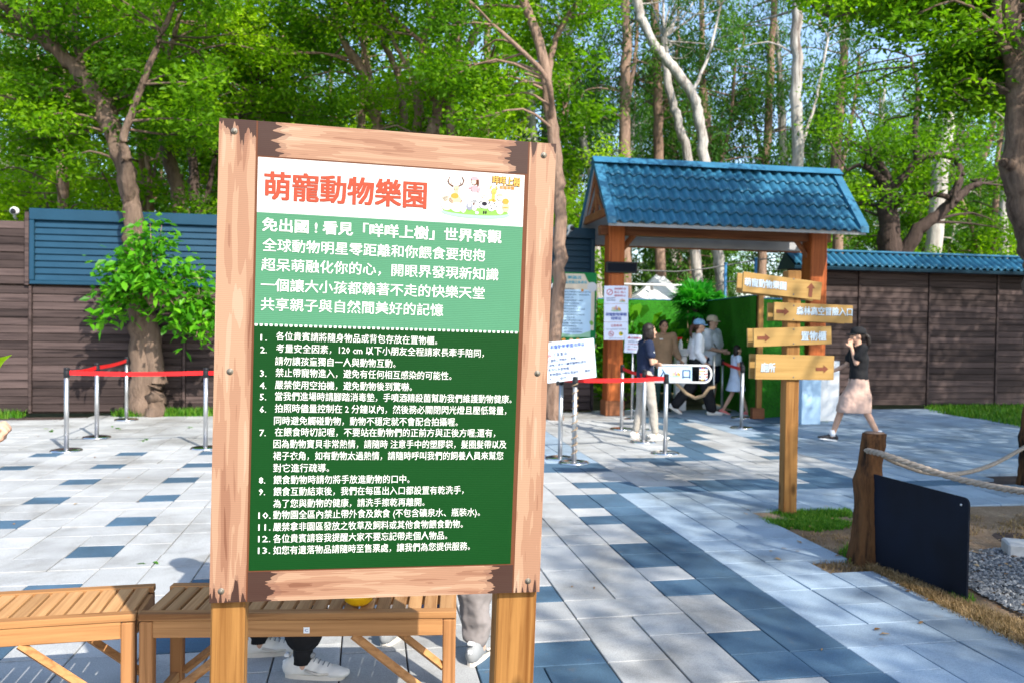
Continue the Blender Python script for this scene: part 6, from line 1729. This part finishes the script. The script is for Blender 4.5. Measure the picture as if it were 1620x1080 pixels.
    # top
    if top:
        col, slv, loose = top['m'], top.get('sleeve', .5), top.get('loose', .018)
        b = MB(); hem = top.get('hem', .02)
        if top.get('dress'):
            zt = top['dress']; pth = [((0, 0, zt), .27, .22), ((0, 0, zt + .04), .265, .215), ((0, 0, (zt + .95) / 2), .215, .17), ((0, 0, .98), .165, .13), (ch, .15, .115), (ch.lerp(nk, .5), .155, .11), (ch.lerp(nk, .8), .125, .085), (nk + Vector((0, 0, -.02)), .075, .068)]
        else:
            pth = [(pv + Vector((0, 0, -.08 + hem)), .150 * g + loose, .112 * g + loose), (pv + Vector((0, 0, .06)), .145 * g + loose, .105 * g + loose), (pv.lerp(ch, .5), .132 * g + loose, .097 * g + loose), (ch, .150 * g + loose, .110 * g + loose),
                   (ch.lerp(nk, .45), .160 * g + loose * .6, .106 * g + loose * .6), (ch.lerp(nk, .78), .130 * g + loose * .4, .082 * g + loose * .4), (nk + Vector((0, 0, -.012)), .072, .066)]
        rings(b, pth)
        for S_ in 'lr':
            s, e, w_ = J[S_ + 's'], J[S_ + 'e'], J[S_ + 'w']
            capsule(b, ch.lerp(nk, .6), s, .08 * g + loose * .3, .062 * g + loose * .5)
            if slv <= 1: chain(b, [s, s.lerp(e, slv * .5), s.lerp(e, slv)], [.060 * g + loose * .5, .058 * g + loose * .7, .052 * g + loose])
            else: chain(b, [s, e, e.lerp(w_, slv - 1)], [.060 * g + loose * .5, .046 * g + loose * .9, .036 * g + loose * .8])
        t_ = solid(b, 'dress' if top.get('dress') else 'shirt', M[col], r, voxel, 2, top.get('fold', .016), .10)
        if top.get('collar'):
            q = MB(); q.tube([nk + Vector((.068 * math.cos(a), .062 * math.sin(a) + .004, .004 + .010 * math.cos(a * 2))) for a in np.linspace(-2.6 + math.pi / 2 * 1, 2.6 + math.pi / 2, 16)], .014, 8); q.obj('collar', M[col], t_)
            q = MB(); q.box(ch + Vector((0, .128 * g, -.02)), (.008, .012, .30), .002)
            for s_ in (-1, 1): q.box(ch + Vector((s_ * .07, .122 * g, .04)), (.075, .012, .07), .004)
            q.obj('pockets', M[col], t_)
            q = MB(); q.box(ch + Vector((.07, .132 * g, .10)), (.06, .006, .018), .002); q.obj('name_tag', M['white'], t_)
        if top.get('badge'):
            q = MB(); q.ell(J['rs'].lerp(J['re'], .45) + Vector((.045, .02, 0)), (.014, .03, .03), 10, 8); q.obj('sleeve_badge', M['ink_white'], t_)
    if bottom:
        b = MB(); ty = bottom['t']; lo = bottom.get('loose', .015)
        rings(b, [(pv + Vector((0, 0, -.13)), .150 * g + lo, .108 * g + lo), (pv + Vector((0, 0, -.04)), .165 * g + lo, .114 * g + lo), (pv + Vector((0, 0, .08)), .145 * g + lo, .102 * g + lo), (pv + Vector((0, 0, .12)), .138 * g + lo, .10 * g + lo)])
        for S_ in 'lr':
            h, kn, an = J[S_ + 'h'], J[S_ + 'k'], J[S_ + 'a']
            fr_ = bottom.get('len', 1.0); hm = bottom.get('hem', .06)
            if fr_ <= .5:
                chain(b, [h, h.lerp(kn, fr_ * 2 * .5), h.lerp(kn, fr_ * 2)], [.09 * g + lo, (.085 + hm) / 2 * g + lo, hm + lo])
            else:
                e_ = kn.lerp(an, (fr_ - .5) * 2); chain(b, [h, h.lerp(kn, .5), kn, kn.lerp(e_, .5), e_], [.09 * g + lo, .076 * g + lo, (.056 * g + hm) / 2 + lo, (.05 + hm) / 2 + lo * .9, hm])
                # flat hem
                cyl = MB()
        if ty == 'skirt':
            b = MB(); zt = bottom['z']; lk, rk = J['lk'], J['rk']; cx = (lk + rk) / 2; spread_y = abs(lk.y - rk.y) / 2; spread_x = abs(lk.x - rk.x) / 2
            rings(b, [((cx.x, cx.y, zt), .10 + spread_x, .10 + spread_y), ((cx.x, cx.y, zt + .05), .105 + spread_x, .10 + spread_y), ((cx.x * .6, cx.y * .6, (zt + .90) / 2), .195, .15 + spread_y * .5), ((pv.x, pv.y, .85), .19, .135), ((pv.x, pv.y, .95), .155 * g + lo, .115 * g + lo)])
        solid(b, {'skirt': 'skirt', 'shorts': 'shorts'}.get(ty, 'trousers'), M[bottom['m']], r, voxel, 2, bottom.get('fold', .02), .09)
    # shoes
    for S_ in 'lr':
        an, tv = J[S_ + 'a'], J[S_ + 't'].normalized(); sd = Vector((tv.y, -tv.x, 0)).normalized(); up = sd.cross(tv).normalized()
        Ms = Matrix([[sd[i], tv[i], up[i], (an + up * -.085)[i]] for i in range(3)] + [[0, 0, 0, 1]])
        u = MB()
        for (y, w_, z, h_) in ((-.045, .034, .045, .045), (-.01, .036, .05, .048), (.04, .040, .045, .042), (.09, .046, .035, .034), (.135, .046, .028, .026), (.165, .038, .024, .020)): u.ell((0, y, z), (w_, .05, h_), 12, 8, M=Ms)
        u.ell((0, -.015, .082), (.036, .042, .032), 12, 8, M=Ms)
        sh2 = solid(u, 'shoe', M[shoes], r, min(voxel, .008), 2)
        out = [(.036 * math.cos(a) if math.sin(a) < 0 else .047 * math.cos(a) ** 1, 0) for a in (0,)]
        pl_ = []
        for i in range(20):
            a = 2 * math.pi * i / 20; y = .055 + .135 * math.sin(a); wv = .036 + .012 * max(0, math.sin(a)) ; pl_.append((wv * math.copysign(abs(math.cos(a)) ** .7, math.cos(a)), y))
        s2 = MB(); s2.prism(pl_, -.002, .020, M=Ms); s2.obj('sole', M['shoe_sole'] if shoes != 'shoe_black' else M['white'], sh2)
        if voxel < .009:
            hp_ = MB(); hp_.box((0, -.082, .052), (.022, .014, .044), .004, M=Ms); hp_.box((0, -.070, .098), (.034, .022, .016), .005, M=Ms); hp_.obj('heel_panel', M['white'], sh2)
            tg = MB(); tg.ell((0, .028, .098), (.022, .030, .016), 10, 6, M=Ms); tg.obj('tongue', M['shoe_grey'], sh2)
            lc = MB()
            for i in range(5):
                y = .035 + i * .020; z = .094 - i * .0075; lc.tube([Ms @ Vector((-.022, y, z - .008)), Ms @ Vector((0, y + .004, z)), Ms @ Vector((.022, y, z - .008))], .0028, 5)
            lc.obj('laces', M['shoe_grey'], sh2)
            tr_ = MB(); tr_.tube([Ms @ Vector((.040, .02, .045)), Ms @ Vector((.047, .08, .030)), Ms @ Vector((.036, .13, .030))], .006, 6); tr_.obj('side_stripe', M['shoe_sole'], sh2)
        if socks:
            q = MB(); q.tube([an + Vector((0, 0, -.02)), an + Vector((0, 0, .075))], [.045, .042], 14); q.obj('sock', M[socks], r)
    return r
def faceyaw(dx, dy): return math.atan2(dy, dx) - math.pi / 2     # local +y towards (dx, dy)
RIGHT = faceyaw(1, .0)
# woman with folded arms
P = gnd(1019, 693)
person(P, faceyaw(1, .15), 1.57, 'woman in navy t-shirt and grey beige trousers standing with folded arms', dict(
    head=(0, .06, 1.575), neck=(0, .025, 1.43), le=(-.22, .03, 1.12), re=(.22, .03, 1.12), lw=(.02, .13, 1.10), rw=(-.04, .145, 1.13), la=(-.10, -.10, .085), ra=(.12, .13, .085), lk=(-.1, -.03, .49), rk=(.1, .08, .49), rt=(.15, 1, 0)),
    dict(m='c_navy', sleeve=.55, loose=.022, badge=True), dict(t='trousers', m='c_khaki_grey', hem=.055, len=.95), 'shoe_white', 'bob', hairm='hair', skin='skin')
# man in the brown work jacket facing the camera
P = gnd(1058, 650)
person((P[0] - .15, P[1] - .1), faceyaw(.1, -1), 1.66, 'man in brown work jacket and dark green trousers looking down behind the bar', dict(
    head=(0, .05, 1.565), lw=(-.26, .22, .98), le=(-.24, -.0, 1.12), rw=(.22, .10, .90)),
    dict(m='c_brown', sleeve=1.75, loose=.03, collar=True, hem=-.0), dict(t='trousers', m='c_dkgreen', hem=.06, len=.97, loose=.02), 'shoe_black', 'short', female=False, skin='skin_tan')
# woman in pale blue cap walking right
P = gnd(1100, 655)
person(P, faceyaw(1, .05), 1.66, 'woman in light blue cap, sheer white blouse and wide black trousers walking right', dict(
    head=(0, .05, 1.585), neck=(0, .03, 1.43), lk=(-.08, -.06, .50), la=(-.09, -.36, .15), lt=(0, .8, -.5), rk=(.09, .17, .50), ra=(.09, .27, .09), le=(-.21, -.05, 1.13), lw=(-.2, .14, 1.05), re=(.20, -.03, 1.12), rw=(.18, .12, .92)),
    dict(m='c_white', sleeve=1.7, loose=.03, hem=.13), dict(t='trousers', m='c_black', hem=.10, len=.95, loose=.03, fold=.03), 'shoe_white', 'pony', 'c_blue', hairm='hair_b')
# man in beige cap
P = gnd(1124, 646)
person(P, faceyaw(.75, -.65), 1.74, 'young man in beige cap, loose white t-shirt and dark shorts', dict(
    lw=(-.02, .22, 1.08), le=(-.24, .02, 1.12), rw=(.04, .24, 1.06), re=(.24, .03, 1.12)),
    dict(m='c_ltgrey', sleeve=.75, loose=.05, hem=-.05, fold=.03), dict(t='shorts', m='c_navy', len=.42, hem=.075, loose=.03), 'shoe_white', 'short', 'c_beige', female=False)
o = MB(); Q = Vector((P[0], P[1] - .16, 0)); o.tube([Q + Vector((-.11, .02, 1.42)), Q + Vector((0, -.02, 1.22)), Q + Vector((.08, -.02, 1.10))], .012, 6); tag(o.obj('shoulder_strap', M['c_black']), 'thin black bag strap across the chest of the young man in the beige cap', 'strap')
# child
P = gnd(1165, 656)
person((P[0] - .02, P[1]), faceyaw(1, .1), 1.24, 'small child in a pale blue and white dress with coral shoes walking right', dict(
    head=(0, .03, 1.56), lk=(-.08, -.06, .50), la=(-.08, -.28, .12), lt=(0, 1, -.25), rk=(.08, .12, .50), ra=(.08, .26, .09)),
    dict(m='c_dress', sleeve=.3, dress=.58, fold=.02), None, 'shoe_coral', 'child', voxel=.014)
# person in black behind the signpost
P = gnd(1226, 650)
person((P[0], P[1]), faceyaw(-.6, -.8), 1.62, 'person in plain black clothes standing behind the arrow signpost', dict(la=(-.15, 0, .085), ra=(.14, .04, .085), lk=(-.12, .02, .49), rk=(.12, .02, .49)),
    dict(m='c_black', sleeve=1.6, loose=.03), dict(t='trousers', m='c_black', hem=.06, len=.98), 'shoe_black', 'short', voxel=.014)
# woman walking left on the right
P = gnd(1356, 700)
person((P[0], P[1]), faceyaw(-1, .1), 1.55, 'woman in black t-shirt and pink beige culottes walking left with a hand at her face', dict(
    head=(0, .03, 1.575), neck=(0, .02, 1.43), le=(-.20, .10, 1.18), lw=(-.07, .13, 1.40), re=(.20, .12, 1.13), rw=(.16, .36, 1.03), rk=(.09, .20, .50), ra=(.09, .33, .10), rt=(0, 1, .12), lk=(-.09, -.08, .49), la=(-.1, -.27, .13), lt=(0, 1, -.4)),
    dict(m='c_black', sleeve=.6, loose=.025, hem=.0), dict(t='skirt', m='c_pinkbeige', z=.45, len=.30, hem=.10, loose=.02, fold=.018), 'shoe_black', 'pony', 'c_black', socks='c_white', voxel=.010, hand_curl=.7)
# three people standing behind the long bench, mostly hidden by the notice board
P = gnd(482, 1058)
person((P[0] - .02, P[1] + .02), faceyaw(1, .12), 1.62, 'person in cropped black trousers and white sneakers behind the long bench', dict(la=(-.16, -.22, .085), lk=(-.12, -.06, .49), ra=(.10, .02, .085), rk=(.1, .04, .49), rt=(.15, 1, 0), lt=(-.1, 1, 0)),
    dict(m='c_navy', sleeve=.6), dict(t='trousers', m='c_black', hem=.085, len=.86, loose=.03), 'shoe_white', 'bob', voxel=.008, socks='c_black')
P = gnd(690, 1040)
person((P[0], P[1] + .12), faceyaw(.35, .94), 1.70, 'person in grey trousers and grey white sneakers standing wide behind the bench end', dict(la=(-.24, -.02, .085), lk=(-.17, .0, .49), ra=(.22, -.06, .085), rk=(.17, .0, .49), lh=(-.10, 0, .9), rh=(.10, 0, .9)),
    dict(m='c_white', sleeve=.6, loose=.03), dict(t='trousers', m='c_grey', hem=.062, len=.95, fold=.045, loose=.02), 'shoe_grey', 'short', female=False, voxel=.008)
P = gnd(655, 1004)
person((P[0] + .06, P[1] + .08), faceyaw(-.9, .3), 1.15, 'child with blue shoes behind the bench, hidden except one shoe', dict(la=(-.09, .0, .085), ra=(.09, .0, .085)),
    dict(m='c_white', sleeve=.6), dict(t='trousers', m='c_navy', hem=.055, len=.97), 'shoe_navy', 'short', voxel=.010)
# person just outside the left edge whose fist reaches into view
Df = 2.55; hx = np.array(atD(-4, 690, Df))
person((hx[0] - .30, hx[1] + .10), faceyaw(.9, -.1), 1.66, 'person beyond the left edge, only a raised fist in view', dict(lw=(-.30, -.06, .87), re=(.19, .10, 1.10), rw=(-.02 + .12, .26, float(hx[2]) * 1.70 / 1.66 - .02), rpalm=(0, 0, 1)),
    dict(m='c_navy', sleeve=.5), dict(t='trousers', m='c_navy', hem=.06), 'shoe_white', 'bob', voxel=.006, hand_curl=1.25)
# broad leaves reaching in at the left edge
lf = np.array(atD(-20, 560, 2.6)); lr = empty('potted_plant', (lf[0] - .27, lf[1] + .1, 0), 'broad leaved plant at the left edge with one leaf reaching into view', 'plant')
b = MB(); b.lathe([(.11, 0), (.15, .28), (.16, .30), (.145, .30), (.14, .26)], 24); b.obj('pot', M['concrete'], lr)
for i in range(6):
    a = i * .75 + .9 if i else 0; z = lf[2] + (.0 if i == 0 else rng.uniform(-.3, -.05)); L = .22
    tip = Vector((math.cos(a) * (.24 + L * .5), math.sin(a) * (.24 + L * .5) - .1 * (i == 0), z)); bs = Vector((math.cos(a) * .08, math.sin(a) * .08, z - .25))
    q = MB(); q.tube([(0, 0, .25), Vector((0, 0, z * .5)), bs], .008, 6); q.obj('stem', M['leaf_s'], lr)
    d_ = (tip - bs).normalized(); s_ = d_.cross(Vector((0, 0, 1))).normalized(); m_ = bs.lerp(tip, .5) + Vector((0, 0, .03))
    q = MB(); q.add([bs, bs.lerp(tip, .3) + s_ * .05 + Vector((0, 0, .04)), bs.lerp(tip, .7) + s_ * .04 + Vector((0, 0, .05)), tip, bs.lerp(tip, .7) - s_ * .04 + Vector((0, 0, .05)), bs.lerp(tip, .3) - s_ * .05 + Vector((0, 0, .04)), bs.lerp(tip, .3) + Vector((0, 0, .02)), bs.lerp(tip, .7) + Vector((0, 0, .03))],
                 [(0, 1, 6), (1, 2, 7, 6), (2, 3, 7), (0, 6, 5), (6, 7, 4, 5), (7, 3, 4)], 0, True)
    o = q.obj('leaf', M['leaf_y'], lr); at = o.data.attributes.new('tone', 'FLOAT', 'FACE'); at.data.foreach_set('value', np.full(6, .7, np.float32))
bpy.context.view_layer.update()
